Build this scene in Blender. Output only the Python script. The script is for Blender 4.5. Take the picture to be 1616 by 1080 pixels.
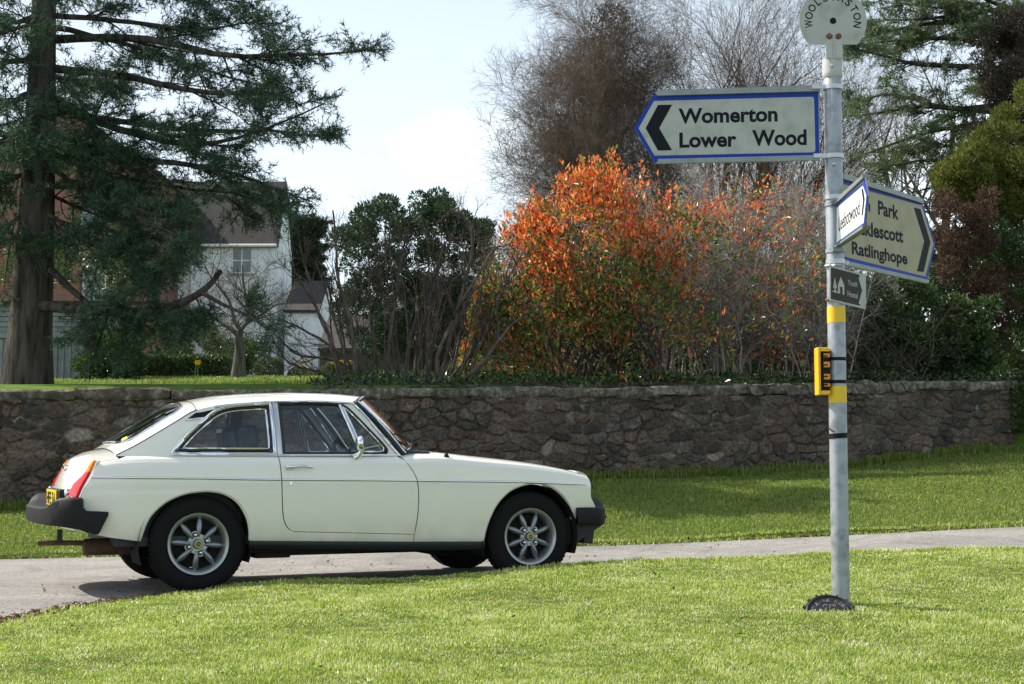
import bpy, math, random
import numpy as np
from mathutils import Vector, Matrix
from mathutils.geometry import delaunay_2d_cdt
for o in list(bpy.data.objects): bpy.data.objects.remove(o)
SC = bpy.context.scene
COL = SC.collection
R = math.radians

# ---------------------------------------------------------------- camera, sky, sun, exposure
FPX, HORIZON, EYE = 2400.0, 720.0, 0.868          # focal length in pixels of the 1616 px frame, horizon row, eye height
PITCH = math.atan((HORIZON - 540.0) / FPX)
cam = bpy.data.cameras.new("camera"); cam_o = bpy.data.objects.new("camera", cam); COL.objects.link(cam_o)
cam.sensor_width = 36.0; cam.lens = FPX / 1616.0 * 36.0; cam.sensor_fit = 'HORIZONTAL'
cam.clip_start = 0.05; cam.clip_end = 3000
cam_o.location = (0, 0, EYE); cam_o.rotation_euler = (math.pi / 2 + PITCH, 0, 0)
SC.camera = cam_o

SUN_AZ = math.atan2(-0.95, 0.31); SUN_EL = R(47)
CLOUD_OFFSET = (2.795, 0.9, 0.37)
world = bpy.data.worlds.new("World"); SC.world = world; world.use_nodes = True
wn = world.node_tree; wn.nodes.clear()
def wnode(t, **k):
    n = wn.nodes.new(t)
    for a, b in k.items(): setattr(n, a, b)
    return n
w_out = wnode('ShaderNodeOutputWorld'); w_bg = wnode('ShaderNodeBackground')
w_sky = wnode('ShaderNodeTexSky', sky_type='NISHITA', sun_disc=False)
w_sky.sun_elevation = SUN_EL; w_sky.sun_rotation = SUN_AZ; w_sky.air_density = 1.0; w_sky.dust_density = 2.5; w_sky.ozone_density = 1.0
w_co = wnode('ShaderNodeTexCoord'); w_map = wnode('ShaderNodeMapping'); w_map.inputs['Scale'].default_value = (1.0, 1.0, 2.2)
w_map.inputs['Location'].default_value = CLOUD_OFFSET
w_no = wnode('ShaderNodeTexNoise'); w_no.inputs['Scale'].default_value = 3.2; w_no.inputs['Detail'].default_value = 9; w_no.inputs['Roughness'].default_value = 0.55
w_rp = wnode('ShaderNodeValToRGB'); w_rp.color_ramp.elements[0].position = 0.49; w_rp.color_ramp.elements[1].position = 0.66
w_mix = wnode('ShaderNodeMixRGB'); w_mix.inputs['Color2'].default_value = (9.4, 10.6, 11.5, 1)
L = wn.links.new
L(w_co.outputs['Generated'], w_map.inputs['Vector']); L(w_map.outputs['Vector'], w_no.inputs['Vector']); L(w_no.outputs['Fac'], w_rp.inputs['Fac'])
w_sep = wnode('ShaderNodeSeparateXYZ'); w_mr = wnode('ShaderNodeMapRange'); w_mx = wnode('ShaderNodeMath', operation='MAXIMUM')   # thin haze, thicker low down
w_mr.inputs['From Min'].default_value = 0.12; w_mr.inputs['From Max'].default_value = 0.62; w_mr.inputs['To Min'].default_value = 0.66; w_mr.inputs['To Max'].default_value = 0.14
L(w_co.outputs['Generated'], w_sep.inputs[0]); L(w_sep.outputs['Z'], w_mr.inputs['Value']); L(w_mr.outputs['Result'], w_mx.inputs[0]); L(w_rp.outputs['Color'], w_mx.inputs[1])
L(w_mx.outputs[0], w_mix.inputs['Fac']); L(w_sky.outputs['Color'], w_mix.inputs['Color1']); L(w_mix.outputs['Color'], w_bg.inputs['Color'])
L(w_bg.outputs['Background'], w_out.inputs['Surface'])
w_bg.inputs['Strength'].default_value = 0.098

sun = bpy.data.lights.new("sun", 'SUN'); sun.energy = 5.0; sun.angle = R(0.5); sun.color = (1.0, 0.94, 0.84)
sun_o = bpy.data.objects.new("sun", sun); COL.objects.link(sun_o)
sdir = Vector((math.sin(SUN_AZ) * math.cos(SUN_EL), math.cos(SUN_AZ) * math.cos(SUN_EL), math.sin(SUN_EL)))
sun_o.rotation_euler = (-sdir).to_track_quat('-Z', 'Y').to_euler()
SC.view_settings.view_transform = 'Standard'; SC.view_settings.look = 'None'; SC.view_settings.exposure = 0.53; SC.view_settings.gamma = 1
SC.cycles.max_bounces = 8; SC.cycles.transparent_max_bounces = 16; SC.cycles.use_denoising = True

# ---------------------------------------------------------------- measuring: a photo pixel at a depth -> a point of the place
_fw = np.array([0, math.cos(PITCH), math.sin(PITCH)]); _up = np.array([0, -math.sin(PITCH), math.cos(PITCH)])
def at(px, py, Y):
    d = _fw + (px - 808.0) / FPX * np.array([1.0, 0, 0]) - (py - 540.0) / FPX * _up
    return np.array([0, 0, EYE]) + d * (Y / d[1])

# ---------------------------------------------------------------- helpers
def tag(o, label=None, cat=None, group=None, kind=None):
    if label: o['label'] = label
    if cat: o['category'] = cat
    if group: o['group'] = group
    if kind: o['kind'] = kind
    return o
def empty(name, loc=(0, 0, 0), rz=0.0):
    o = bpy.data.objects.new(name, None); COL.objects.link(o)
    o.location = loc; o.rotation_euler = (0, 0, rz); o.empty_display_size = 0.2
    return o
def np_mesh(name, V, faces, mats, parent=None, smooth=False, normals=None, midx=None, color=None, loc=None):
    """faces: list of (m,k) int arrays"""
    V = np.asarray(V, dtype=np.float32)
    me = bpy.data.meshes.new(name)
    faces = [np.asarray(f, dtype=np.int32) for f in faces if len(f)]
    tot = np.concatenate([np.full(len(f), f.shape[1], np.int32) for f in faces])
    loops = np.concatenate([f.ravel() for f in faces])
    me.vertices.add(len(V)); me.vertices.foreach_set('co', V.ravel())
    me.loops.add(len(loops)); me.loops.foreach_set('vertex_index', loops)
    me.polygons.add(len(tot)); st = np.concatenate([[0], np.cumsum(tot)[:-1]]).astype(np.int32)
    me.polygons.foreach_set('loop_start', st); me.polygons.foreach_set('loop_total', tot)
    if not isinstance(mats, (list, tuple)): mats = [mats]
    for m in mats: me.materials.append(m)
    if midx is not None: me.polygons.foreach_set('material_index', np.asarray(midx, dtype=np.int32))
    me.update(calc_edges=True)
    me.polygons.foreach_set('use_smooth', np.full(len(tot), bool(smooth)))
    if color is not None:
        ca = me.color_attributes.new('tint', 'FLOAT_COLOR', 'POINT')
        ca.data.foreach_set('color', np.asarray(color, dtype=np.float32).ravel())
    me.validate()
    if normals is not None and len(me.vertices) == len(V):
        me.polygons.foreach_set('use_smooth', np.full(len(me.polygons), True))
        me.normals_split_custom_set_from_vertices(np.asarray(normals, dtype=np.float32).tolist())
    o = bpy.data.objects.new(name, me); COL.objects.link(o)
    if parent: o.parent = parent
    if loc is not None: o.location = loc
    return o
class MB:
    def __init__(s): s.v = []; s.f = []; s.m = []
    def add(s, V, F, mi=0):
        b = len(s.v); s.v.extend([tuple(map(float, p)) for p in V]); s.f.extend([tuple(int(i) + b for i in f) for f in F]); s.m.extend([mi] * len(F)); return s
    def box(s, x0, x1, y0, y1, z0, z1, mi=0, M=None):
        V = [(x, y, z) for z in (z0, z1) for y in (y0, y1) for x in (x0, x1)]
        if M is not None: V = [M @ Vector(p) for p in V]
        return s.add(V, [(0, 2, 3, 1), (4, 5, 7, 6), (0, 1, 5, 4), (2, 6, 7, 3), (0, 4, 6, 2), (1, 3, 7, 5)], mi)
    def tube(s, pts, r, k=8, mi=0, cap=True, closed=False, flat=None):
        pts = [Vector(p) for p in pts]; n = len(pts)
        rr = r if isinstance(r, (list, tuple)) else [r] * n
        V = []; F = []; prev = None
        for i in range(n):
            a = pts[(i - 1) % n] if (closed or i > 0) else pts[i]; b = pts[(i + 1) % n] if (closed or i < n - 1) else pts[i]
            t = (b - a).normalized()
            if prev is None:
                ref = Vector((0, 0, 1)) if abs(t.z) < 0.9 else Vector((1, 0, 0)); nrm = t.cross(ref).normalized()
            else:
                nrm = (prev - t * prev.dot(t)); nrm = nrm.normalized() if nrm.length > 1e-6 else t.orthogonal().normalized()
            prev = nrm; bn = t.cross(nrm)
            for j in range(k):
                an = 2 * math.pi * j / k
                V.append(pts[i] + (nrm * math.cos(an) + bn * math.sin(an)) * rr[i])
        m = n if closed else n - 1
        for i in range(m):
            i2 = (i + 1) % n
            for j in range(k): F.append((i * k + j, i * k + (j + 1) % k, i2 * k + (j + 1) % k, i2 * k + j))
        if cap and not closed: F.append(tuple(range(k))[::-1]); F.append(tuple(range((n - 1) * k, n * k)))
        return s.add(V, F, mi)
    def lathe(s, prof, k=32, axis='y', c=(0, 0, 0), mi=0, a0=0.0, a1=2 * math.pi):
        """prof: (radius, along)"""
        full = abs(a1 - a0 - 2 * math.pi) < 1e-6; kk = k if full else k + 1; V = []; F = []
        for r_, h in prof:
            for j in range(kk):
                a = a0 + (a1 - a0) * j / k; x, z = r_ * math.cos(a), r_ * math.sin(a)
                p = (x, h, z) if axis == 'y' else ((x, z, h) if axis == 'z' else (h, x, z))
                V.append((p[0] + c[0], p[1] + c[1], p[2] + c[2]))
        for i in range(len(prof) - 1):
            for j in range(kk if full else k):
                j2 = (j + 1) % kk; F.append((i * kk + j, i * kk + j2, (i + 1) * kk + j2, (i + 1) * kk + j))
        return s.add(V, F, mi)
    def prism(s, poly, d0, d1, fn, mi=0):
        """poly in 2D, extruded from d0 to d1, fn(a,b,d)->xyz"""
        n = len(poly); V = [fn(a, b, d0) for a, b in poly] + [fn(a, b, d1) for a, b in poly]
        return s.add(V, [tuple(range(n))[::-1], tuple(range(n, 2 * n))] + [(i, (i + 1) % n, (i + 1) % n + n, i + n) for i in range(n)], mi)
    def build(s, name, mats, parent=None, smooth=None, bevel=0.0, loc=None):
        me = bpy.data.meshes.new(name); me.from_pydata(s.v, [], s.f)
        if not isinstance(mats, (list, tuple)): mats = [mats]
        for m in mats: me.materials.append(m)
        me.polygons.foreach_set('material_index', s.m); me.update()
        if smooth is not None:
            me.polygons.foreach_set('use_smooth', [True] * len(me.polygons)); me.set_sharp_from_angle(angle=R(smooth))
        o = bpy.data.objects.new(name, me); COL.objects.link(o)
        if parent: o.parent = parent
        if loc is not None: o.location = loc
        if bevel:
            b = o.modifiers.new('bevel', 'BEVEL'); b.width = bevel; b.segments = 2; b.limit_method = 'ANGLE'; b.angle_limit = R(40); b.harden_normals = False
        return o
def text_mb(txt, fit, fn, weight=0.0, mb=None, depth=0.0015, align='stretch', mi=0):
    """letters as a mesh fitted into the box fit=(a0,a1,b0,b1); fn(a,b,d)->xyz"""
    cu = bpy.data.curves.new('lettering', 'FONT'); cu.body = txt; cu.size = 1.0; cu.offset = weight; cu.extrude = 0.0; cu.resolution_u = 4
    o = bpy.data.objects.new('lettering', cu); COL.objects.link(o)
    bpy.context.view_layer.update()
    me = bpy.data.meshes.new_from_object(o.evaluated_get(bpy.context.evaluated_depsgraph_get()))
    co = np.array([v.co[:] for v in me.vertices]); fs = [tuple(p.vertices) for p in me.polygons]
    bpy.data.objects.remove(o); bpy.data.curves.remove(cu); bpy.data.meshes.remove(me)
    mn = co.min(0); mx = co.max(0); a0, a1, b0, b1 = fit
    mb = mb or MB()
    A = a0 + (co[:, 0] - mn[0]) / (mx[0] - mn[0]) * (a1 - a0); B = b0 + (co[:, 1] - mn[1]) / (mx[1] - mn[1]) * (b1 - b0)
    mb.add([fn(a, b, depth) for a, b in zip(A, B)], fs, mi)
    return mb

# ---------------------------------------------------------------- materials
def new_mat(name):
    m = bpy.data.materials.new(name); m.use_nodes = True; nt = m.node_tree; nt.nodes.clear()
    out = nt.nodes.new('ShaderNodeOutputMaterial')
    return m, nt, out
def nd(nt, t, props=None, **ins):
    n = nt.nodes.new(t)
    for a, b in (props or {}).items(): setattr(n, a, b)
    for k, v in ins.items():
        k = k.replace('_', ' ')
        if hasattr(v, 'links') or isinstance(v, bpy.types.NodeSocket): nt.links.new(v, n.inputs[k])
        else: n.inputs[k].default_value = v
    return n
def c4(c): return (c[0], c[1], c[2], 1.0)
def ramp(nt, fac, stops, interp='LINEAR'):
    n = nt.nodes.new('ShaderNodeValToRGB'); cr = n.color_ramp; cr.interpolation = interp
    while len(cr.elements) < len(stops): cr.elements.new(0.5)
    for e, (p, c) in zip(cr.elements, stops): e.position = p; e.color = c4(c) if len(c) == 3 else c
    nt.links.new(fac, n.inputs['Fac']); return n.outputs['Color']
def obj_co(nt, scale=(1, 1, 1)):
    tc = nt.nodes.new('ShaderNodeTexCoord'); mp = nt.nodes.new('ShaderNodeMapping'); mp.inputs['Scale'].default_value = scale
    nt.links.new(tc.outputs['Object'], mp.inputs['Vector']); return mp.outputs['Vector']
def noise(nt, scale, detail=4, rough=0.55, vec=None, sc=(1, 1, 1)):
    v = vec if vec is not None else obj_co(nt, sc)
    n = nd(nt, 'ShaderNodeTexNoise', Scale=scale, Detail=detail, Roughness=rough, Vector=v); return n.outputs['Fac']
def bumpn(nt, h, strength=0.3, dist=0.01):
    return nd(nt, 'ShaderNodeBump', Strength=strength, Distance=dist, Height=h).outputs['Normal']
def pbr(name, col, rough=0.5, metal=0.0, spec=0.5, var=None, bump=None, coat=0.0, rvar=None):
    """var=(scale, colour2, lo, hi) mottles with a noise; bump=(scale,strength,dist)"""
    m, nt, out = new_mat(name)
    b = nd(nt, 'ShaderNodeBsdfPrincipled', Roughness=rough, Metallic=metal)
    b.inputs['Specular IOR Level'].default_value = spec; b.inputs['Coat Weight'].default_value = coat; b.inputs['Coat Roughness'].default_value = 0.04
    if var:
        f = noise(nt, var[0], 6); c = ramp(nt, f, [(var[2], col), (var[3], var[1])]); nt.links.new(c, b.inputs['Base Color'])
    else: b.inputs['Base Color'].default_value = c4(col)
    if rvar:
        f = noise(nt, rvar[0], 4); mr = nd(nt, 'ShaderNodeMapRange', Value=f); mr.inputs['To Min'].default_value = rvar[1]; mr.inputs['To Max'].default_value = rvar[2]
        nt.links.new(mr.outputs['Result'], b.inputs['Roughness'])
    if bump: nt.links.new(bumpn(nt, noise(nt, bump[0], 5), bump[1], bump[2]), b.inputs['Normal'])
    nt.links.new(b.outputs['BSDF'], out.inputs['Surface']); return m
def leaf_mat(name, stops, trans=0.35, rough=0.45, spec=0.4, tint=1.35, patch=None):
    """each leaf its own shade (random per island) ; light passes through"""
    m, nt, out = new_mat(name)
    g = nt.nodes.new('ShaderNodeNewGeometry'); f = g.outputs['Random Per Island']
    if patch:
        pn = noise(nt, patch[0], 3); mm = nd(nt, 'ShaderNodeMath', {'operation': 'MULTIPLY_ADD'}); nt.links.new(pn, mm.inputs[0]); mm.inputs[1].default_value = patch[1]; mm.inputs[2].default_value = -patch[1] * 0.5
        ad = nd(nt, 'ShaderNodeMath', {'operation': 'ADD', 'use_clamp': True}); nt.links.new(f, ad.inputs[0]); nt.links.new(mm.outputs[0], ad.inputs[1]); f = ad.outputs[0]
    c = ramp(nt, f, stops)
    b = nd(nt, 'ShaderNodeBsdfPrincipled', Roughness=rough); b.inputs['Specular IOR Level'].default_value = spec
    nt.links.new(c, b.inputs['Base Color'])
    hs = nd(nt, 'ShaderNodeHueSaturation', Saturation=1.1, Value=tint, Color=c)
    t = nd(nt, 'ShaderNodeBsdfTranslucent', Color=hs.outputs['Color'])
    mx = nd(nt, 'ShaderNodeMixShader', Fac=trans); nt.links.new(b.outputs['BSDF'], mx.inputs[1]); nt.links.new(t.outputs['BSDF'], mx.inputs[2])
    nt.links.new(mx.outputs['Shader'], out.inputs['Surface']); return m
def glass_mat(name, tint=(0.75, 0.82, 0.8), rough=0.02):
    m, nt, out = new_mat(name)
    t = nd(nt, 'ShaderNodeBsdfTransparent', Color=c4(tint)); g = nd(nt, 'ShaderNodeBsdfGlossy', Roughness=rough, Color=(1, 1, 1, 1))
    fr = nd(nt, 'ShaderNodeFresnel', IOR=1.75)
    mx = nd(nt, 'ShaderNodeMixShader', Fac=fr.outputs['Fac']); nt.links.new(t.outputs['BSDF'], mx.inputs[1]); nt.links.new(g.outputs['BSDF'], mx.inputs[2])
    nt.links.new(mx.outputs['Shader'], out.inputs['Surface']); return m
def bark_mat(name, c1, c2, scale=14, sc=(1, 1, 0.25), bump=0.6):
    m, nt, out = new_mat(name); f = noise(nt, scale, 6, 0.6, sc=sc)
    b = nd(nt, 'ShaderNodeBsdfPrincipled', Roughness=0.9); b.inputs['Specular IOR Level'].default_value = 0.2
    nt.links.new(ramp(nt, f, [(0.35, c1), (0.65, c2)]), b.inputs['Base Color']); nt.links.new(bumpn(nt, f, bump, 0.04), b.inputs['Normal'])
    nt.links.new(b.outputs['BSDF'], out.inputs['Surface']); return m
M = {}
def paint_mat():
    m, nt, out = new_mat('cream_white_paint'); co = obj_co(nt); sp = nt.nodes.new('ShaderNodeSeparateXYZ'); nt.links.new(co, sp.inputs[0])
    lo = nd(nt, 'ShaderNodeMapRange', Value=sp.outputs['Z']); lo.inputs['From Min'].default_value = .27; lo.inputs['From Max'].default_value = .52; lo.inputs['To Min'].default_value = .55; lo.inputs['To Max'].default_value = 0.0
    f = noise(nt, 7, 7, .65, co); mu = nd(nt, 'ShaderNodeMath', {'operation': 'MULTIPLY', 'use_clamp': True}); nt.links.new(lo.outputs['Result'], mu.inputs[0]); nt.links.new(ramp(nt, f, [(.35, (.1, .1, .1)), (.7, (.9, .9, .9))]), mu.inputs[1])
    c = nd(nt, 'ShaderNodeMixRGB', Fac=mu.outputs[0], Color1=(.80, .79, .705, 1), Color2=(.42, .37, .29, 1))
    b = nd(nt, 'ShaderNodeBsdfPrincipled', Roughness=.25); b.inputs['Coat Weight'].default_value = .9; b.inputs['Coat Roughness'].default_value = .03; b.inputs['Specular IOR Level'].default_value = .55
    nt.links.new(c.outputs['Color'], b.inputs['Base Color']); nt.links.new(bumpn(nt, noise(nt, 3.0, 3, .5, co), .06, .02), b.inputs['Coat Normal']); nt.links.new(b.outputs['BSDF'], out.inputs['Surface']); return m
M['paint'] = paint_mat()
M['chrome'] = pbr('chrome', (0.78, 0.79, 0.8), 0.12, 1.0)
M['black_rubber'] = pbr('black_rubber', (0.022, 0.022, 0.024), 0.55, 0, 0.4, bump=(160, 0.1, 0.002))
M['bumper'] = pbr('bumper_rubber', (0.011, 0.011, 0.012), 0.6, 0, 0.22, var=(30, (0.018, 0.018, 0.018), 0.45, 0.8))
M['tyre'] = pbr('tyre', (0.010, 0.010, 0.011), 0.8, 0, 0.15, bump=(60, 0.15, 0.004))
M['sill_black'] = pbr('sill_black', (0.02, 0.024, 0.026), 0.4)
M['under'] = pbr('underside', (0.02, 0.018, 0.016), 0.9, 0, 0.2)
M['rust'] = pbr('rusty_exhaust', (0.07, 0.045, 0.03), 0.8, 0.2, var=(20, (0.14, 0.07, 0.04), 0.4, 0.7))
M['alloy'] = pbr('alloy_grey', (0.24, 0.26, 0.285), 0.33, 0.75)
M['alloy_rim'] = pbr('alloy_rim', (0.38, 0.40, 0.38), 0.33, 0.7)
M['brass'] = pbr('brass_emblem', (0.55, 0.45, 0.12), 0.35, 0.6)
M['car_glass'] = glass_mat('car_glass', (0.78, 0.86, 0.88))
M['hatch_glass'] = glass_mat('hatch_glass', (0.45, 0.55, 0.5))
M['red_lens'] = pbr('red_lens', (0.62, 0.008, 0.010), 0.3, 0, 0.3)
M['amber_lens'] = pbr('amber_lens', (0.95, 0.25, 0.006), 0.3, 0, 0.3)
M['clear_lens'] = pbr('clear_lens', (0.75, 0.75, 0.72), 0.08, 0.3, 0.7, coat=0.5)
M['trim_dark'] = pbr('interior_trim', (0.018, 0.022, 0.028), 0.55)
M['seat_blue'] = pbr('seat_leather', (0.02, 0.032, 0.045), 0.42)
M['plate_yellow'] = pbr('plate_yellow', (0.85, 0.58, 0.02), 0.35)
M['ink'] = pbr('ink_black', (0.012, 0.012, 0.014), 0.6, 0, 0.15)
# ---------------------------------------------------------------- the ground
def ip(xs, ys):
    xs = np.array(xs, float); ys = np.array(ys, float)
    h = np.diff(xs); d = np.diff(ys) / h; m = np.zeros_like(ys)
    m[1:-1] = np.where(d[:-1] * d[1:] > 0, 2 * d[:-1] * d[1:] / (d[:-1] + d[1:] + 1e-12), 0); m[0] = d[0]; m[-1] = d[-1]
    def f(x):
        x = np.clip(np.asarray(x, float), xs[0], xs[-1]); i = np.clip(np.searchsorted(xs, x) - 1, 0, len(h) - 1)
        t = (x - xs[i]) / h[i]; t2 = t * t; t3 = t2 * t
        return (2 * t3 - 3 * t2 + 1) * ys[i] + (t3 - 2 * t2 + t) * h[i] * m[i] + (-2 * t3 + 3 * t2) * ys[i + 1] + (t3 - t2) * h[i] * m[i + 1]
    return f
EDGE_Y = ip([-30, -9, -3.7, -3.04, -2.7, -2.54, -2.14, -1.865, -1.54, -1.24, -.65, -.03, .84, 1.77, 2.73, 3.81, 4.76, 12, 40], [2, 4, 6.6, 7.4, 7.8, 8.45, 9.2, 9.42, 9.58, 9.75, 10.0, 10.2, 10.6, 10.9, 11.15, 11.4, 11.6, 13, 16])
EDGE_Z = ip([-30, -3.04, -2.7, -2.54, -2.14, -1.865, -1.54, -1.24, -.65, -.03, .84, 1.77, 2.73, 3.81, 4.76, 12], [-.06, .004, .008, .010, .018, .036, .064, .076, .086, .098, .138, .158, .172, .182, .195, .28])
ROAD_ZN = ip([-30, -4, -3, 1.0, 2.0, 2.9, 4.85, 8, 30], [-.1, -.02, 0, 0, .03, .085, .155, .24, .5])
FAR_Y = ip([-30, -5.4, -4.4, -3.6, .75, 2.87, 4.85, 6.1, 12, 40], [11.5, 12.9, 13.2, 13.3, 13.8, 14.1, 14.5, 14.8, 16.4, 22])
FAR_Z = ip([-30, -5.4, -4.4, -3.6, .75, 2.87, 4.85, 6.1, 12, 40], [-.06, -.015, -.012, 0, .07, .14, .21, .235, .4, .9])
WALL_P = np.array([(-14, 15.0), (-10, 15.7), (-6.85, 16.4), (-5.56, 16.6), (-2.93, 17.3), (1.03, 18.8), (2.77, 19.5), (4.15, 20.3), (5.65, 21.2), (7.28, 22.0)])
WALL_BZ = ip([-14, -6.85, -5.56, -2.93, 1.03, 2.77, 4.15, 5.65, 7.28, 14], [.15, .225, .285, .40, .58, .626, .70, .824, .978, 1.5])
WALL_TZ = ip([-14, -6.85, -5.56, -2.93, 1.03, 2.77, 4.15, 5.65, 7.28], [1.6, 1.612, 1.614, 1.645, 1.728, 1.768, 1.822, 1.891, 1.975])
WALL_Y = ip(list(WALL_P[:, 0]) + [14, 40], list(WALL_P[:, 1]) + [25.5, 36])
def garden_z(y):
    y = np.asarray(y, float); return np.where(y < 30, 1.83 + (y - 20.2) * .059, 2.41 + (y - 30) * .049)
def ground_z(x, y):
    x = np.asarray(x, float); y = np.asarray(y, float)
    ye, ze, yf, zf, zn, yw, bz = EDGE_Y(x), EDGE_Z(x), FAR_Y(x), FAR_Z(x), ROAD_ZN(x), WALL_Y(x), WALL_BZ(x)
    t = np.clip((y - 4.5) / np.maximum(ye - 4.5, .5), 0, 1); lawn = .005 + (ze - .005) * t ** 1.5 + np.minimum(y - 4.5, 0) * .02
    lawn = lawn + .008 * np.sin(x * 2.1 + y * 1.3) + .006 * np.sin(x * 4.7 - y * 3.1)
    s = np.clip((y - ye) / (yf - ye), 0, 1); road = zn + (zf - zn) * s ** 2
    v = np.clip((y - yf) / (yw - yf), 0, 1); verge = zf + .025 + (bz - zf - .025) * v + .012 * np.sin(x * 1.7 + y * 2.0)
    g = np.minimum(garden_z(y), bz + .95 * np.clip((8.3 - x) / 1.0, 0, 1) + np.clip((y - yw - .3) * .9, 0, 50))
    return np.where(y < ye, lawn, np.where(y < yf, road, np.where(y < yw, verge, g)))
def sheet(name, xs, y0f, y1f, nt_, mat, dz=0.0, pw=1.0, skirt=0.0):
    T = np.linspace(0, 1, nt_) ** pw; X, TT = np.meshgrid(xs, T); Y0, Y1 = y0f(X), y1f(X); Y = Y0 + (Y1 - Y0) * TT
    eps = 1e-4 * np.where(TT >= .999, -1, np.where(TT <= .001, 1, 0)); Z = ground_z(X, Y + eps) + dz
    V = np.stack([X, Y, Z], -1).reshape(-1, 3); n = len(xs)
    idx = np.arange(nt_ * n).reshape(nt_, n)
    F = np.stack([idx[:-1, :-1], idx[:-1, 1:], idx[1:, 1:], idx[1:, :-1]], -1).reshape(-1, 4)
    if skirt:                                   # turf edge dropping to the tarmac, at the far (>0) or near (<0) rim
        row = idx[-1] if skirt > 0 else idx[0]; W = V[row].copy(); W[:, 1] += .05 * np.sign(skirt); W[:, 2] -= abs(skirt)
        b = len(V); V = np.concatenate([V, W]); k = np.arange(n - 1)
        q = np.stack([row[k], row[k + 1], b + k + 1, b + k], -1); F = np.concatenate([F, q if skirt > 0 else q[:, ::-1]])
    o = np_mesh(name, V, [F], mat, smooth=True); tag(o, kind='structure'); return o
def turf_mat(name, stops, rough=.95):
    m, nt, out = new_mat(name); co = obj_co(nt)
    f = noise(nt, 2.2, 8, .65, co); f2 = noise(nt, 60, 4, .6, co)
    mx = nd(nt, 'ShaderNodeMath', {'operation': 'MULTIPLY_ADD'}); nt.links.new(f2, mx.inputs[0]); mx.inputs[1].default_value = .5; nt.links.new(f, mx.inputs[2])
    sb = nd(nt, 'ShaderNodeMath', {'operation': 'SUBTRACT'}); nt.links.new(mx.outputs[0], sb.inputs[0]); sb.inputs[1].default_value = .25
    b = nd(nt, 'ShaderNodeBsdfPrincipled', Roughness=rough); b.inputs['Specular IOR Level'].default_value = .1
    nt.links.new(ramp(nt, sb.outputs[0], stops), b.inputs['Base Color']); nt.links.new(bumpn(nt, f2, .6, .03), b.inputs['Normal'])
    nt.links.new(b.outputs['BSDF'], out.inputs['Surface']); return m
M['turf'] = turf_mat('lawn_turf', [(.3, (.045, .065, .012)), (.7, (.10, .13, .025))])
M['garden'] = turf_mat('garden_turf', [(.3, (.06, .12, .015)), (.7, (.12, .20, .03))])
def road_mat():
    m, nt, out = new_mat('tarmac'); co = obj_co(nt)
    big = noise(nt, .9, 6, .6, co); fine = noise(nt, 90, 3, .6, co); vo = nd(nt, 'ShaderNodeTexVoronoi', Scale=70.0, Vector=co)
    ck = nd(nt, 'ShaderNodeTexVoronoi', {'feature': 'DISTANCE_TO_EDGE'}, Scale=1.1, Vector=co); wv = nd(nt, 'ShaderNodeMath', {'operation': 'MULTIPLY_ADD'}); nt.links.new(noise(nt, 5, 5, .6, co), wv.inputs[0]); wv.inputs[1].default_value = -.05; nt.links.new(ck.outputs['Distance'], wv.inputs[2])
    crack = ramp(nt, wv.outputs[0], [(.0, (.55, .53, .5)), (.012, (1, 1, 1))])
    base = ramp(nt, big, [(.35, (.20, .19, .18)), (.65, (.29, .275, .255))]); chip = ramp(nt, vo.outputs['Color'], [(.1, (.5, .5, .5)), (.9, (1.35, 1.33, 1.3))])
    mul = nd(nt, 'ShaderNodeMixRGB', {'blend_type': 'MULTIPLY'}, Fac=.75, Color1=base, Color2=chip)
    dirt = noise(nt, 2.5, 8, .7, co); dr = ramp(nt, dirt, [(.56, (0, 0, 0)), (.72, (.7, .7, .7))])
    mx = nd(nt, 'ShaderNodeMixRGB', Fac=dr, Color1=mul.outputs['Color'], Color2=(.13, .10, .075, 1))
    b = nd(nt, 'ShaderNodeBsdfPrincipled', Roughness=.88); b.inputs['Specular IOR Level'].default_value = .3
    m3 = nd(nt, 'ShaderNodeMixRGB', {'blend_type': 'MULTIPLY'}, Fac=.3, Color1=mx.outputs['Color'], Color2=crack)
    nt.links.new(m3.outputs['Color'], b.inputs['Base Color']); nt.links.new(bumpn(nt, fine, .5, .006), b.inputs['Normal'])
    nt.links.new(b.outputs['BSDF'], out.inputs['Surface']); return m
M['road'] = road_mat()
xs_near = np.concatenate([np.linspace(-30, -5, 26), np.linspace(-4.8, 6, 109), np.linspace(6.5, 40, 50)])
sheet('lawn', xs_near, lambda x: x * 0 - 10, EDGE_Y, 70, M['turf'], skirt=.16)
sheet('road', xs_near, lambda x: EDGE_Y(x) - .15, lambda x: FAR_Y(x) + .15, 30, M['road'], dz=-.004)
bpy.data.objects['road'].data.vertices  # tarmac runs a little under both turf edges
rd = bpy.data.objects['road'].data; co = np.empty(len(rd.vertices) * 3, np.float32); rd.vertices.foreach_get('co', co); co = co.reshape(-1, 3)
ye, yf = EDGE_Y(co[:, 0]), FAR_Y(co[:, 0]); s_ = np.clip((co[:, 1] - ye) / (yf - ye), 0, 1)
co[:, 2] = ROAD_ZN(co[:, 0]) + (FAR_Z(co[:, 0]) - ROAD_ZN(co[:, 0])) * s_ ** 2 - .004; rd.vertices.foreach_set('co', co.ravel()); rd.update()
sheet('verge', xs_near, FAR_Y, lambda x: WALL_Y(x), 34, M['turf'], skirt=-.06)
M['soil'] = pbr('garden_soil', (.03, .024, .018), .95, var=(9, (.055, .045, .03), .4, .7), bump=(20, .8, .04))
sheet('garden_bed', np.linspace(-2.4, 16, 60), lambda x: WALL_Y(x) + .05, lambda x: WALL_Y(x) + 9, 40, M['soil'], dz=.02)
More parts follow.
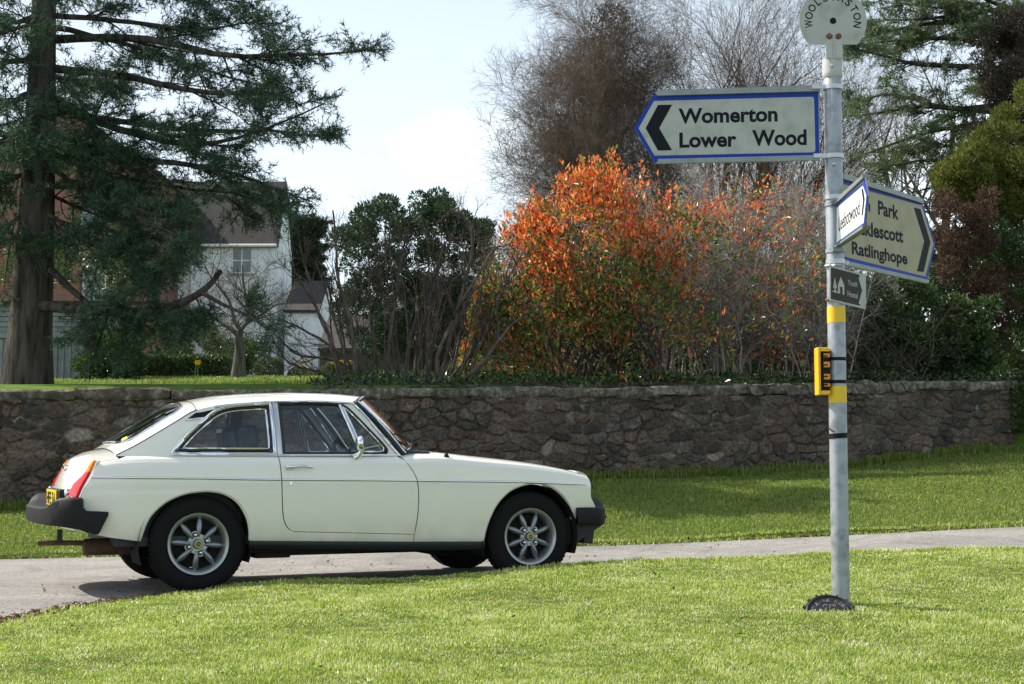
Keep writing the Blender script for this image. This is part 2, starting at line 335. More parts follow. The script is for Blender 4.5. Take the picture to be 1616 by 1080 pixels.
sheet('garden_ground', np.concatenate([np.linspace(-140, -16, 24), np.linspace(-15, 15, 61), np.linspace(17, 140, 24)]), lambda x: WALL_Y(x) + .02, lambda x: x * 0 + 260, 60, M['garden'], pw=2.2, skirt=-1.3)

# ---------------------------------------------------------------- rubble stone wall
def path_pts(P, step):
    P = np.asarray(P, float); seg = np.linalg.norm(np.diff(P, axis=0), axis=1); S = np.concatenate([[0], np.cumsum(seg)])
    fx, fy = ip(S, P[:, 0]), ip(S, P[:, 1]); s = np.arange(0, S[-1] + step * .5, step); X, Y = fx(s), fy(s)
    t = np.stack([np.gradient(X), np.gradient(Y)], 1); t /= np.linalg.norm(t, axis=1)[:, None]
    return s, X, Y, t
def stone_wall():
    rng = np.random.default_rng(5)
    root = empty('stone_wall', (0, 18.5, .3)); off = np.array([0, 18.5, .3])
    tag(root, 'long old brown rubble stone garden wall with flat coping behind the road', 'wall')
    s, X, Y, t = path_pts(WALL_P, .017); k0 = np.searchsorted(X, -8.2); s, X, Y, t = s[k0:], X[k0:], Y[k0:], t[k0:]
    nz = 82; Hh = np.linspace(0, 1, nz); B, T = WALL_BZ(X) - .12, WALL_TZ(X) - .13
    Zg = B[None, :] + (T - B)[None, :] * Hh[:, None]; Sg = np.broadcast_to(s, Zg.shape)
    # irregular stones laid in rough courses
    pts = []; z = .0
    while z < 2.1:
        h = rng.uniform(.045, .155); x = s[0] - .5
        while x < s[-1] + .5:
            w = rng.uniform(.1, .40) * (.6 + h * 3.2); pts.append((x + w * .5 + rng.uniform(-.03, .03), z + h * .5 + rng.uniform(-.04, .04), h)); x += w
        z += h * .95
    pts = np.array(pts); A = np.stack([Sg.ravel(), Zg.ravel()], 1).astype(np.float32)
    for k in range(14):
        w_ = rng.normal(0, 1, 2) * rng.choice([6, 14, 30, 48]); am = .17 / (np.hypot(*w_) + 4); ph = rng.uniform(0, 6.28); A[:, 0] += am * np.sin(A[:, 0] * w_[0] + A[:, 1] * w_[1] + ph); A[:, 1] += am * .7 * np.sin(A[:, 1] * w_[0] - A[:, 0] * w_[1] + ph * 2)
    d1 = np.empty(len(A)); d2 = np.empty(len(A)); id1 = np.empty(len(A), int); order = np.argsort(A[:, 0]); pts = pts[np.argsort(pts[:, 0])]
    for c in np.array_split(order, 160):
        lo, hi = A[c, 0].min() - .7, A[c, 0].max() + .7; sel = np.where((pts[:, 0] > lo) & (pts[:, 0] < hi))[0]; q = pts[sel]
        D = np.hypot((A[c, 0:1] - q[None, :, 0]) * .66, A[c, 1:2] - q[None, :, 1]); ii = np.argpartition(D, 1, axis=1)[:, :2]
        a, b = np.take_along_axis(D, ii, 1).T; sw = b < a; d1[c] = np.where(sw, b, a); d2[c] = np.where(sw, a, b); id1[c] = sel[np.where(sw, ii[:, 1], ii[:, 0])]
    e = np.clip((d2 - d1) / .042, 0, 1); e = e * e * (3 - 2 * e)
    ns = len(pts); relief = rng.uniform(-.012, .014, ns); tilt = rng.normal(0, .05, (ns, 2))
    dv = e * (.023 + relief[id1] + tilt[id1, 0] * (A[:, 0] - pts[id1, 0]) + tilt[id1, 1] * (A[:, 1] - pts[id1, 1])) + rng.normal(0, .003, len(A))
    kinds = np.array([(.14, .115, .092), (.13, .122, .108), (.175, .14, .112), (.09, .08, .07), (.26, .24, .21), (.15, .11, .085)])
    kinds = kinds * [1.02, .97, .92]; kc = kinds[rng.choice(6, ns, p=[.3, .2, .17, .18, .05, .1])] * rng.uniform(.72, 1.15, (ns, 1)); nz_ = .5 + .5 * np.clip(np.sin(A[:, 0] * 2.3 + 1.7 * np.sin(A[:, 1] * 3.1)) + .8 * np.sin(A[:, 0] * 5.9 - A[:, 1] * 6.7) + rng.normal(0, .25, len(A)), -1, 1); mort = np.array([.065, .054, .046]) + (np.array([.17, .14, .116]) - [.065, .054, .046]) * nz_[:, None]
    colr = mort + (kc[id1] - mort) * e[:, None]; colr = np.concatenate([colr, np.ones((len(A), 1))], 1)
    nrm = np.stack([t[:, 1], -t[:, 0]], 1); nx, ny = np.broadcast_to(nrm[:, 0], Zg.shape).ravel(), np.broadcast_to(nrm[:, 1], Zg.shape).ravel()
    lean = .03 * (1 - np.repeat(Hh, len(s)))
    V = np.stack([np.broadcast_to(X, Zg.shape).ravel() + nx * (dv + lean), np.broadcast_to(Y, Zg.shape).ravel() + ny * (dv + lean), Zg.ravel()], 1)
    n = len(s); idx = np.arange(nz * n).reshape(nz, n); F = np.stack([idx[:-1, :-1], idx[:-1, 1:], idx[1:, 1:], idx[1:, :-1]], -1).reshape(-1, 4)
    bk = [np.stack([X - nrm[:, 0] * .42, Y - nrm[:, 1] * .42, zz], 1) for zz in (T, B)]
    V = np.concatenate([V] + bk); b0 = nz * n; b1 = b0 + n; kk = np.arange(n - 1)
    F = np.concatenate([F, np.stack([idx[-1, kk], idx[-1, kk + 1], b0 + kk + 1, b0 + kk], 1), np.stack([b0 + kk, b0 + kk + 1, b1 + kk + 1, b1 + kk], 1)])
    ev = [np.concatenate([idx[:, -1], [b1 + n - 1, b0 + n - 1][::-1]]), np.concatenate([idx[:, 0], [b0, b1]])]
    colr = np.concatenate([colr, np.tile([.12, .1, .08, 1], (2 * n, 1))])
    m, nt, out = new_mat('rubble_stone'); co = obj_co(nt); at_ = nd(nt, 'ShaderNodeAttribute', {'attribute_name': 'tint'})
    f = noise(nt, 26, 8, .7, co); v = ramp(nt, f, [(.32, (.35, .35, .35)), (.68, (1.4, 1.37, 1.33))])
    mul = nd(nt, 'ShaderNodeMixRGB', {'blend_type': 'MULTIPLY'}, Fac=1.0, Color1=at_.outputs['Color'], Color2=v)
    lich = ramp(nt, noise(nt, 7.5, 8, .72, co), [(.60, (0, 0, 0)), (.66, (.8, .8, .8))]); dark = ramp(nt, noise(nt, 3.1, 6, .65, co), [(.5, (0, 0, 0)), (.68, (.5, .5, .5))])
    m1 = nd(nt, 'ShaderNodeMixRGB', Fac=dark, Color1=mul.outputs['Color'], Color2=(.035, .034, .026, 1)); m2 = nd(nt, 'ShaderNodeMixRGB', Fac=lich, Color1=m1.outputs['Color'], Color2=(.25, .25, .235, 1))
    b = nd(nt, 'ShaderNodeBsdfPrincipled', Roughness=.93); b.inputs['Specular IOR Level'].default_value = .15
    nt.links.new(m2.outputs['Color'], b.inputs['Base Color']); nt.links.new(bumpn(nt, noise(nt, 45, 6, .7, co), .7, .02), b.inputs['Normal']); nt.links.new(b.outputs['BSDF'], out.inputs['Surface'])
    np_mesh('stonework', V - off, [F, np.array([ev[0][:nz + 2]]), np.array([ev[1][:nz + 2]])], m, root, smooth=False, color=colr)
    # coping: long flat slabs, then slanting stones, then a last slab
    cm, nt, out = new_mat('coping_stone'); co = obj_co(nt); f = noise(nt, 12, 9, .75, co)
    base = ramp(nt, f, [(.3, (.05, .042, .03)), (.48, (.125, .108, .08)), (.58, (.25, .235, .195)), (.72, (.44, .43, .38))]); mo = ramp(nt, noise(nt, 2.3, 6, .65, co), [(.5, (0, 0, 0)), (.65, (.8, .8, .8))])
    mx = nd(nt, 'ShaderNodeMixRGB', Fac=mo, Color1=base, Color2=(.055, .05, .03, 1)); b = nd(nt, 'ShaderNodeBsdfPrincipled', Roughness=.95); b.inputs['Specular IOR Level'].default_value = .15
    nt.links.new(mx.outputs['Color'], b.inputs['Base Color']); nt.links.new(bumpn(nt, noise(nt, 30, 7, .7, co), .8, .03), b.inputs['Normal']); nt.links.new(b.outputs['BSDF'], out.inputs['Surface'])
    def frame(u):
        i = int(np.clip((u - s[0]) / .017, 0, len(s) - 1)); return X[i], Y[i], t[i], nrm[i], T[i]
    u = s[0]; Vs = []; Fs = []; b = 0
    s_slant = s[np.searchsorted(X, 2.75)]; s_last = s[np.searchsorted(X, 5.45)]
    while u < s[-1] - .05:
        slant = s_slant < u < s_last; ln = rng.uniform(.16, .24) if slant else rng.uniform(.7, 1.5)
        if u > s_last: ln = min(ln, s[-1] - u + .02)
        g = np.linspace(0, 1, 3 if slant else 9); hh = .125 if not slant else rng.uniform(.12, .17); ring = []
        f0, f1, top = rng.uniform(.015, .07), .44 + rng.uniform(.0, .03), rng.uniform(-.022, .018)
        for a in g:
            x, y, tt, nn, zt = frame(u + .001 + a * (ln - .002)); jz = rng.normal(0, .009, 8); jd = rng.normal(0, .011, 8)
            ed = .012 if a in (0.0, 1.0) else 0.0
            sec = [(f0 - .02, .0), (f0, .025), (f0, hh - .03), (f0 - .025, hh - ed), (-.2, hh + .006 - ed), (-f1 + .02, hh - ed), (-f1, hh - .03), (-f1, 0)]
            sh = -.09 * 1 if slant else 0
            for q, (d, z) in enumerate(sec):
                d += jd[q]; z2 = z + jz[q] + top; lx = sh * (z / hh) if slant else 0
                ring.append((x + nn[0] * d + tt[0] * lx, y + nn[1] * d + tt[1] * lx, zt + z2))
        Vs += ring; k = 8
        for i in range(len(g) - 1):
            for j in range(k): Fs.append((b + i * k + j, b + i * k + (j + 1) % k, b + (i + 1) * k + (j + 1) % k, b + (i + 1) * k + j))
        mbq = (tuple(b + j for j in range(k))[::-1], tuple(b + (len(g) - 1) * k + j for j in range(k))); Fs += list(mbq); b += len(ring); u += ln
    mbc = MB(); mbc.v = [tuple(np.array(p) - off) for p in Vs]; mbc.f = Fs; mbc.m = [0] * len(Fs); mbc.build('coping', cm, root, smooth=50)
stone_wall()

# ---------------------------------------------------------------- buildings behind the garden
def brick_mat(name, c1, c2, mortar, sc=1.0, bw=.225, rh=.075):
    m, nt, out = new_mat(name); tc = nt.nodes.new('ShaderNodeTexCoord'); sp = nt.nodes.new('ShaderNodeSeparateXYZ'); nt.links.new(tc.outputs['Object'], sp.inputs[0])
    ad = nd(nt, 'ShaderNodeMath', {'operation': 'ADD'}); nt.links.new(sp.outputs['X'], ad.inputs[0]); nt.links.new(sp.outputs['Y'], ad.inputs[1])
    cb = nt.nodes.new('ShaderNodeCombineXYZ'); nt.links.new(ad.outputs[0], cb.inputs[0]); nt.links.new(sp.outputs['Z'], cb.inputs[1])
    bt = nd(nt, 'ShaderNodeTexBrick', Vector=cb.outputs[0], Color1=c4(c1), Color2=c4(c2), Mortar=c4(mortar), Scale=sc); bt.inputs['Brick Width'].default_value = bw; bt.inputs['Row Height'].default_value = rh; bt.inputs['Mortar Size'].default_value = .008
    b = nd(nt, 'ShaderNodeBsdfPrincipled', Roughness=.9); nt.links.new(bt.outputs['Color'], b.inputs['Base Color']); nt.links.new(bumpn(nt, bt.outputs['Fac'], -.3, .01), b.inputs['Normal'])
    nt.links.new(b.outputs['BSDF'], out.inputs['Surface']); return m
M['brick'] = brick_mat('red_brick', (.26, .085, .06), (.19, .07, .05), (.25, .2, .17))
M['tiles'] = brick_mat('clay_roof_tiles', (.05, .042, .039), (.035, .031, .030), (.022, .02, .018), bw=.18, rh=.12)
M['limewash'] = pbr('limewashed_brick', (.88, .89, .92), .85, var=(1.5, (.6, .61, .62), .4, .75), bump=(14, .25, .02))
M['white_wood'] = pbr('white_painted_wood', (.75, .75, .73), .5)
M['pane'] = pbr('window_pane', (.10, .13, .15), .06, 0, .8)
M['dark_wall'] = pbr('dark_boarding', (.05, .042, .036), .85, var=(5, (.08, .065, .055), .4, .7))
M['stone_lintel'] = pbr('stone_lintel', (.35, .32, .27), .9)
M['grey_wood'] = pbr('weathered_wood', (.20, .215, .225), .85, var=(7, (.30, .32, .33), .35, .7), bump=(25, .3, .01))
M['pipe'] = pbr('grey_downpipe', (.3, .31, .32), .5)
def gable_house(name, label, x0, x1, yf, depth, zb, eave, ridge, wallm, front=True, wins=(), over=.15):
    """front==True: eaves towards the camera, ridge along x; else the gable faces the camera"""
    root = empty(name, ((x0 + x1) / 2, yf, zb)); tag(root, label, 'building'); w = (x1 - x0) / 2; he = eave - zb; hr = ridge - zb
    m = MB(); xm = 0; holes = []
    # front wall built round its windows
    xs = sorted(set([-w, w] + [a for q in wins for a in (q[0] - root.location.x, q[1] - root.location.x)])); zs = sorted(set([-.6, he] + [a - zb for q in wins for a in (q[2], q[3])]))
    for i in range(len(xs) - 1):
        for j in range(len(zs) - 1):
            cx, cz = (xs[i] + xs[i + 1]) / 2 + root.location.x, (zs[j] + zs[j + 1]) / 2 + zb
            if any(q[0] < cx < q[1] and q[2] < cz < q[3] for q in wins): continue
            m.add([(xs[i], 0, zs[j]), (xs[i + 1], 0, zs[j]), (xs[i + 1], 0, zs[j + 1]), (xs[i], 0, zs[j + 1])], [(0, 1, 2, 3)])
    for q in wins:
        a, b, c, d = q[0] - root.location.x, q[1] - root.location.x, q[2] - zb, q[3] - zb
        m.add([(a, 0, c), (b, 0, c), (b, 0, d), (a, 0, d), (a, .2, c), (b, .2, c), (b, .2, d), (a, .2, d)], [(0, 4, 5, 1), (1, 5, 6, 2), (2, 6, 7, 3), (3, 7, 4, 0)])
    D = depth
    if front:
        for sx in (-w, w): m.add([(sx, 0, -.6), (sx, D, -.6), (sx, D, he), (sx, D / 2, hr - .1), (sx, 0, he)], [(0, 1, 2, 3, 4) if sx > 0 else (4, 3, 2, 1, 0)])
    else:
        for sx in (-w, w): m.add([(sx, 0, -.6), (sx, D, -.6), (sx, D, he), (sx, 0, he)], [(0, 1, 2, 3) if sx > 0 else (3, 2, 1, 0)])
        m.add([(-w, 0, he), (w, 0, he), (0, 0, hr - .1)], [(0, 1, 2)]); m.add([(-w, D, he), (w, D, he), (0, D, hr - .1)], [(2, 1, 0)])
    m.add([(-w, D, -.6), (w, D, -.6), (w, D, he), (-w, D, he)], [(3, 2, 1, 0)])
    m.build('wall', wallm, root)
    r = MB(); t = .12
    if front:
        sl = (hr - he) / (D / 2)
        for s_ in (0, 1):
            ya, yb = (-over, D / 2) if s_ == 0 else (D + over, D / 2); za, zb_ = he - over * sl, hr
            r.prism([(ya, za), (yb, zb_), (yb, zb_ + t), (ya, za + t)], -w - over * .4, w + over * .4, lambda a, b, d: (d, a, b))
    else:
        sl = (hr - he) / w
        for sg in (-1, 1): r.prism([(sg * (w + over), he - over * sl), (0, hr), (0, hr + t), (sg * (w + over), he - over * sl + t)], -over, D + over, lambda a, b, d: (a, d, b))
    r.build('roof', M['tiles'], root)
    for q in wins:
        a, b, c, d = q[0] - root.location.x, q[1] - root.location.x, q[2] - zb, q[3] - zb
        f = MB(); fw = .07
        f.box(a, a + fw, .06, .13, c, d); f.box(b - fw, b, .06, .13, c, d); f.box(a + fw, b - fw, .06, .13, d - fw, d); f.box(a + fw, b - fw, .06, .13, c, c + fw)
        f.box((a + b) / 2 - .03, (a + b) / 2 + .03, .07, .12, c + fw, d - fw); f.box(a + fw, b - fw, .075, .115, (c + d) / 2 - .03, (c + d) / 2 + .03)
        wo = f.build('window', M['white_wood'], root)
        p = MB(); p.box(a + .02, b - .02, .1, .112, c + .02, d - .02); p.build('pane', M['pane'], wo)
        p = MB(); p.box(a - .1, b + .1, -.08, .1, c - .1, c); p.build('sill', M['stone_lintel'], wo)
        p = MB(); n = 8; arc = [(a - .08, d), (b + .08, d)] + [(b + .08 - (b - a + .16) * i / n, d + .14 + .1 * math.sin(math.pi * i / n)) for i in range(n + 1)]
        p.prism(arc, -.03, .05, lambda x, z, y: (x, y, z)); p.build('lintel', M['stone_lintel'] if wallm is not M['limewash'] else M['limewash'], wo)
    return root
def P(px, py, Y): return at(px, py, Y)
def winpx(a, b, t_, c, Y): return (P(a, t_, Y)[0], P(b, t_, Y)[0], P(a, c, Y)[2], P(a, t_, Y)[2])
Yh = 65.0
hw = gable_house('white_house', 'white limewashed two storey house with dark tiled roof behind the small bare tree', P(225, 400, Yh)[0], P(438, 400, Yh)[0], Yh, 4.2, P(300, 600, Yh)[2], P(300, 384, Yh)[2], P(300, 384, Yh)[2] + 2.95, M['limewash'], True,
                 [winpx(258, 293, 388, 431, Yh), winpx(365, 398, 390, 432, Yh), winpx(262, 294, 480, 535, Yh)])
g = MB(); x0, x1 = P(225, 384, Yh)[0] - hw.location.x, P(438, 384, Yh)[0] - hw.location.x
g.tube([(x0, -.2, P(300, 385, Yh)[2] - hw.location.z - .1), (x1, -.2, P(300, 385, Yh)[2] - hw.location.z - .1)], .07); g.build('gutter', M['white_wood'], hw)
xd = P(304, 400, Yh)[0] - hw.location.x; g = MB(); g.tube([(xd, -.09, 6.0), (xd, -.09, 0)], .09); g.build('downpipe', M['white_wood'], hw)
Yl = 62.0
gable_house('white_annexe', 'low white annexe with brown tiled roof at the right end of the white house', P(438, 400, Yl)[0] + .1, P(496, 400, Yl)[0], Yl + 1.5, 6, P(470, 598, Yl)[2], P(470, 486, Yl)[2], P(470, 428, Yl)[2], M['limewash'])
Yb = 60.0
hb = gable_house('brick_house', 'red brick gabled house wing half hidden behind the big dark conifer', P(-60, 400, Yb)[0], P(238, 400, Yb)[0], Yb, 12, P(100, 600, Yb)[2], P(100, 268, Yb)[2], P(100, 165, Yb)[2], M['brick'], False,
            [winpx(128, 166, 308, 362, Yb), winpx(130, 168, 420, 490, Yb)])
gable_house('dark_outbuilding', 'long low dark outbuilding with tiled roof seen through the bare coppiced stems', P(505, 520, 58)[0], P(800, 520, 58)[0], 58, 7, P(600, 600, 58)[2], P(600, 552, 58)[2], P(600, 508, 58)[2] + .5, M['dark_wall'])
# timber shed with its doors, and a brick pier beside it
Ys = 24.0
def shed():
    zb = float(garden_z(Ys)) - .3; x0, x1 = P(-40, 500, Ys)[0], P(136, 500, Ys)[0]; root = empty('timber_shed', ((x0 + x1) / 2, Ys, zb)); cx = root.location.x
    tag(root, 'weathered grey timber shed front with plank doors behind the wall and the conifer trunk', 'shed')
    H = P(100, 483, Ys)[2] - zb; hd = P(100, 532, Ys)[2] - zb; w = (x1 - x0) / 2
    m = MB()
    for i in range(5): z0 = hd + .08 + i * (H - hd - .08) / 5; m.box(-w, w, -.02 - .006 * (i % 2), .03, z0, z0 + (H - hd - .08) / 5 - .012)
    m.box(-w, w, .04, 3, -.2, hd); m.box(-w, w, .045, 3, hd + .01, H)
    m.build('wall', M['grey_wood'], root)
    m = MB(); m.box(-w - .04, w + .02, -.07, .03, hd - .02, hd + .07); m.build('lintel', M['grey_wood'], root)
    for a, b in ((-w + .05, -.03), (.0, w - .02)):
        m = MB(); n = 8
        for i in range(n):
            xa = a + (b - a) * i / n; m.box(xa + .006, xa + (b - a) / n - .006, -.03, .02, -.2, hd - .03)
            m.box(xa - .018, xa + .018, -.05, -.031, -.2, hd - .04)
        m.box(a, b, -.028, .015, hd - .19, hd - .13); m.build('door', M['grey_wood'], root)
    m = MB(); m.prism([(-.12, H), (3.4, H + .35), (3.4, H + .42), (-.12, H + .07)], -w - .2, w + .2, lambda a, b, d: (d, a, b)); m.build('roof', M['tiles'], root)
shed()
def pier():
    x0, x1 = P(138, 500, Ys)[0], P(169, 500, Ys)[0]; zb = float(garden_z(Ys)) - .3; root = empty('brick_pier', ((x0 + x1) / 2, Ys, zb)); w = (x1 - x0) / 2; H = P(150, 522, Ys)[2] - zb
    tag(root, 'mixed brick and stone gate pier beside the grey timber shed doors', 'pier')
    m = MB(); m.box(-w, w, -.05, .45, -.2, H); m.build('shaft', brick_mat('old_brick', (.20, .085, .06), (.13, .1, .085), (.2, .17, .14)), root)
    m = MB(); m.box(-w - .03, w + .03, -.09, .49, H, H + .07); m.build('cap', M['stone_lintel'], root, bevel=.01)
pier()
# ---------------------------------------------------------------- the car (local x forward, y left, z up; u forward, v to the near side, w up)
CAR = empty('parked_car', (-2.27132, 10.3789, 0.0), R(23.351)); tag(CAR, 'cream white two door fastback coupe parked on the lane with black rubber bumpers', 'car')
Bs = ip([-.85, -.76, -.68, -.58, -.45, -.25, 0, .5, 1.2, 1.8, 2.2, 2.5, 2.68, 2.78, 2.86, 2.95], [.605, .645, .675, .702, .725, .742, .752, .76, .76, .757, .748, .725, .694, .668, .64, .60])
Tw = ip([-.85, -.72, -.65, -.6, -.5, -.3, 0, 1.37, 1.5, 1.6, 1.96, 2.32, 2.6, 2.72, 2.78, 2.83, 2.95], [.77, .80, .838, .852, .866, .874, .872, .868, .878, .877, .85, .817, .776, .75, .737, .715, .69])
Cr = ip([-.8, -.6, 0, 1.3, 1.62, 1.96, 2.3, 2.7, 2.9], [.02, .04, .03, .03, .036, .03, .022, .02, .018])
Bt = ip([-.85, -.70, -.37, .33, .77, 1.42, 1.93, 2.65, 2.9], [.43, .39, .335, .326, .312, .296, .286, .42, .45])
TRIM = ip([-.70, -.07, .511, 1.015, 1.459, 1.873, 2.203, 2.444, 2.75], [.736, .728, .716, .710, .703, .696, .689, .680, .667])
_fr = np.array([-.05, 0.0, .16, .42, .60, .745, .85, .93, .985, 1.0, 1.0])
_dv = np.array([.075, .03, .012, .002, .0, .0, .011, .030, .075, .20, 0])
def section(u):
    u = np.asarray(u, float); B, T, b, c = Bs(u), Tw(u), Bt(u), Cr(u)
    W = b[:, None] + (T - b)[:, None] * _fr[None, :]; Vv = B[:, None] - _dv[None, :]
    Vv[:, 9] = B - .26; W[:, 9] = T + c * .62; Vv[:, 10] = 0; W[:, 10] = T + c
    # a shallow swage where the chrome strip runs
    return Vv, W
def S(u, t):
    u = np.atleast_1d(np.asarray(u, float)); t = np.broadcast_to(np.asarray(t, float), u.shape)
    Vv, W = section(u); x = np.clip(t, 0, 1) * 10; i = np.clip(x.astype(int), 0, 9); f = x - i; r = np.arange(len(u))
    g = lambda A, k: A[r, np.clip(k, 0, 10)]
    def cr(A, mir):
        p0 = np.where(i > 0, g(A, i - 1), 2 * g(A, 0) - g(A, 1)); p1 = g(A, i); p2 = g(A, i + 1)
        p3 = np.where(i < 9, g(A, i + 2), mir * g(A, 9))
        return .5 * (2 * p1 + (p2 - p0) * f + (2 * p0 - 5 * p1 + 4 * p2 - p3) * f * f + (3 * p1 - p0 - 3 * p2 + p3) * f ** 3)
    return np.stack([u, cr(Vv, -1), cr(W, 1)], -1)
def t_of(u, w):
    u = np.atleast_1d(np.asarray(u, float)); w = np.atleast_1d(np.asarray(w, float)); lo = np.zeros_like(u); hi = np.full_like(u, .88)
    for _ in range(34):
        m = (lo + hi) / 2; a = S(u, m)[:, 2] < w; lo = np.where(a, m, lo); hi = np.where(a, hi, m)
    return (lo + hi) / 2
def side_v(u, w): return S(u, t_of(u, w))[:, 1]
def GS(u, w):
    u = np.atleast_1d(np.asarray(u, float)); w = np.broadcast_to(np.asarray(w, float), u.shape)
    d = w - .87; v = .668 - .235 * d - .33 * d * np.abs(d) - .15 * np.maximum(0, .15 - u) ** 2 - .06 * np.maximum(0, u - .8) ** 2
    return np.stack([u, v, w], -1)
def L3(p, sg=1): p = np.asarray(p, float); return np.stack([p[..., 0], -sg * p[..., 1], p[..., 2]], -1)
def inside(poly, P):
    x, y = P[:, 0], P[:, 1]; r = np.zeros(len(P), bool); n = len(poly)
    for i in range(n):
        x1, y1 = poly[i]; x2, y2 = poly[(i + 1) % n]
        if y1 == y2: continue
        c = ((y1 > y) != (y2 > y)) & (x < (x2 - x1) * (y - y1) / (y2 - y1) + x1); r ^= c
    return r
def dens(poly, d, closed=True):
    out = []; n = len(poly)
    for i in range(n if closed else n - 1):
        a, b = np.array(poly[i], float), np.array(poly[(i + 1) % n], float); k = max(1, int(np.ceil(np.linalg.norm(b - a) / d)))
        for j in range(k): out.append(a + (b - a) * j / k)
    if not closed: out.append(np.array(poly[-1], float))
    return np.array(out)
def roundp(pts, n=6, closed=False):
    """smooth a coarse 2D line (Catmull-Rom)"""
    P_ = [np.array(p, float) for p in pts]; out = []; m = len(P_)
    for i in range(m if closed else m - 1):
        p0, p1, p2, p3 = (P_[(i - 1) % m], P_[i], P_[(i + 1) % m], P_[(i + 2) % m]) if closed else (P_[max(i - 1, 0)], P_[i], P_[i + 1], P_[min(i + 2, m - 1)])
        for j in range(n):
            f = j / n; out.append(.5 * (2 * p1 + (p2 - p0) * f + (2 * p0 - 5 * p1 + 4 * p2 - p3) * f * f + (3 * p1 - p0 - 3 * p2 + p3) * f ** 3))
    if not closed: out.append(P_[-1])
    return [tuple(p) for p in out]
def panel(name, outline, fn, mat, parent, sg=1, holes=(), d=.03, flange=.016, off=0.0, scale=(1, 1), back=False, conv=None):
    """a sheet over fn(a,b) inside outline; shading normals come from the surface itself"""
    loops = [dens(outline, d * .7)] + [dens(h, d * .7) for h in holes]
    if conv: loops = [conv(l) for l in loops]
    outl = loops[0]; mn, mx = outl.min(0), outl.max(0)
    st = np.array([d, d / scale[1]]); gx, gy = np.meshgrid(np.arange(mn[0] + st[0] / 2, mx[0], st[0]), np.arange(mn[1] + st[1] / 2, mx[1], st[1])); G = np.stack([gx.ravel(), gy.ravel()], 1)
    ok = inside(outl, G)
    for h in loops[1:]: ok &= ~inside(h, G)
    sc = np.array([1.0, scale[1]])
    allb = np.concatenate(loops); Gk = G[ok]
    if len(Gk):
        dist = np.min(np.linalg.norm((Gk[:, None] - allb[None]) * sc, axis=2), axis=1); Gk = Gk[dist > d * .4]
    pts = np.concatenate([allb, Gk]); edges = []; b = 0
    for l in loops: edges += [(b + i, b + (i + 1) % len(l)) for i in range(len(l))]; b += len(l)
    res = delaunay_2d_cdt([Vector(p * sc) for p in pts], edges, [], 0, 1e-6)
    v2 = np.array([p[:] for p in res[0]]) / sc; tri = np.array([f for f in res[2] if len(f) == 3]); cen = v2[tri].mean(1); keep = inside(outl, cen)
    for h in loops[1:]: keep &= ~inside(h, cen)
    tri = tri[keep]
    def ev(q): return fn(q[:, 0], q[:, 1])
    e = 2e-3; p = ev(v2); pa = ev(v2 + [e, 0]) - ev(v2 - [e, 0]); pb = ev(v2 + [0, e / scale[1]]) - ev(v2 - [0, e / scale[1]])
    nn = np.cross(pa, pb); nn /= np.linalg.norm(nn, axis=1)[:, None] + 1e-12
    if np.median(nn[:, 1] + .8 * nn[:, 2]) < 0 and not back: nn = -nn
    p = p + nn * off; tn = np.cross(p[tri[:, 1]] - p[tri[:, 0]], p[tri[:, 2]] - p[tri[:, 0]]); flip = (tn * nn[tri[:, 0]]).sum(1) < 0; tri[flip] = tri[flip][:, ::-1]
    V = [p]; N = [nn]; F4 = []; base = len(p)
    if flange:
        ed = {}
        for t in tri:
            for a, c in ((t[0], t[1]), (t[1], t[2]), (t[2], t[0])):
                if (c, a) in ed: del ed[(c, a)]
                else: ed[(a, c)] = 1
        E_ = np.array(list(ed.keys())); o1 = p[E_[:, 0]]; o2 = p[E_[:, 1]]; n1, n2 = nn[E_[:, 0]], nn[E_[:, 1]]; q = np.concatenate([o1, o2, o2 - n2 * flange, o1 - n1 * flange]); k = len(E_)
        fnm = np.cross(o2 - o1, n1); fnm /= np.linalg.norm(fnm, axis=1)[:, None] + 1e-12
        V.append(q); N.append(np.tile(fnm, (4, 1))); r = np.arange(k) + base; F4 = np.stack([r + k, r, r + 3 * k, r + 2 * k], 1)
    V = L3(np.concatenate(V), sg); N = L3(np.concatenate(N), sg)
    if sg > 0: tri = tri[:, ::-1]; F4 = F4[:, ::-1] if len(F4) else F4
    if sg > 0 or True: pass
    return np_mesh(name, V, [tri] + ([F4] if len(F4) else []), mat, parent, normals=N)
def to_ut(l): l = np.asarray(l); return np.stack([l[:, 0], t_of(l[:, 0], l[:, 1])], 1)
def body_panel(name, out_uw, mat, parent, sg, tops=None, d=.03, **k):
    """outline in (u,w); points whose w is None are given as (u,None,t)"""
    o = dens(out_uw, d * .7); ut = to_ut(o)
    if tops is not None: ut = np.array([(a, tops) if w >= TOPW else (a, t) for (a, t), w in zip(ut, o[:, 1])])
    return panel(name, ut, lambda a, b: S(a, b), mat, parent, sg, d=d, scale=(1, 1.15), conv=None, **k)
TOPW = 5.0
REAR_ARCH = roundp([(-.372, .335), (-.345, .43), (-.305, .505), (-.235, .572), (-.168, .61), (-.085, .638), (.02, .65), (.10, .645), (.16, .629), (.22, .595), (.27, .543), (.31, .465), (.328, .39), (.331, .3255)], 5)
FRONT_ARCH = roundp([(1.944, .2855), (1.956, .36), (1.985, .445), (2.04, .545), (2.135, .632), (2.24, .673), (2.335, .684), (2.41, .675), (2.48, .65), (2.55, .603), (2.605, .54), (2.64, .475), (2.653, .425)], 5)
DOOR_F = roundp([(1.348, .857), (1.395, .805), (1.424, .76), (1.450, .70), (1.460, .62), (1.460, .54), (1.452, .44), (1.437, .345)], 5)
DOOR_B = roundp([(.613, .379), (.578, .396), (.552, .43), (.537, .48), (.529, .56), (.524, .68), (.518, .78), (.514, .864)], 5)
belt_t = .83                                            # section station of the ledge under the side windows
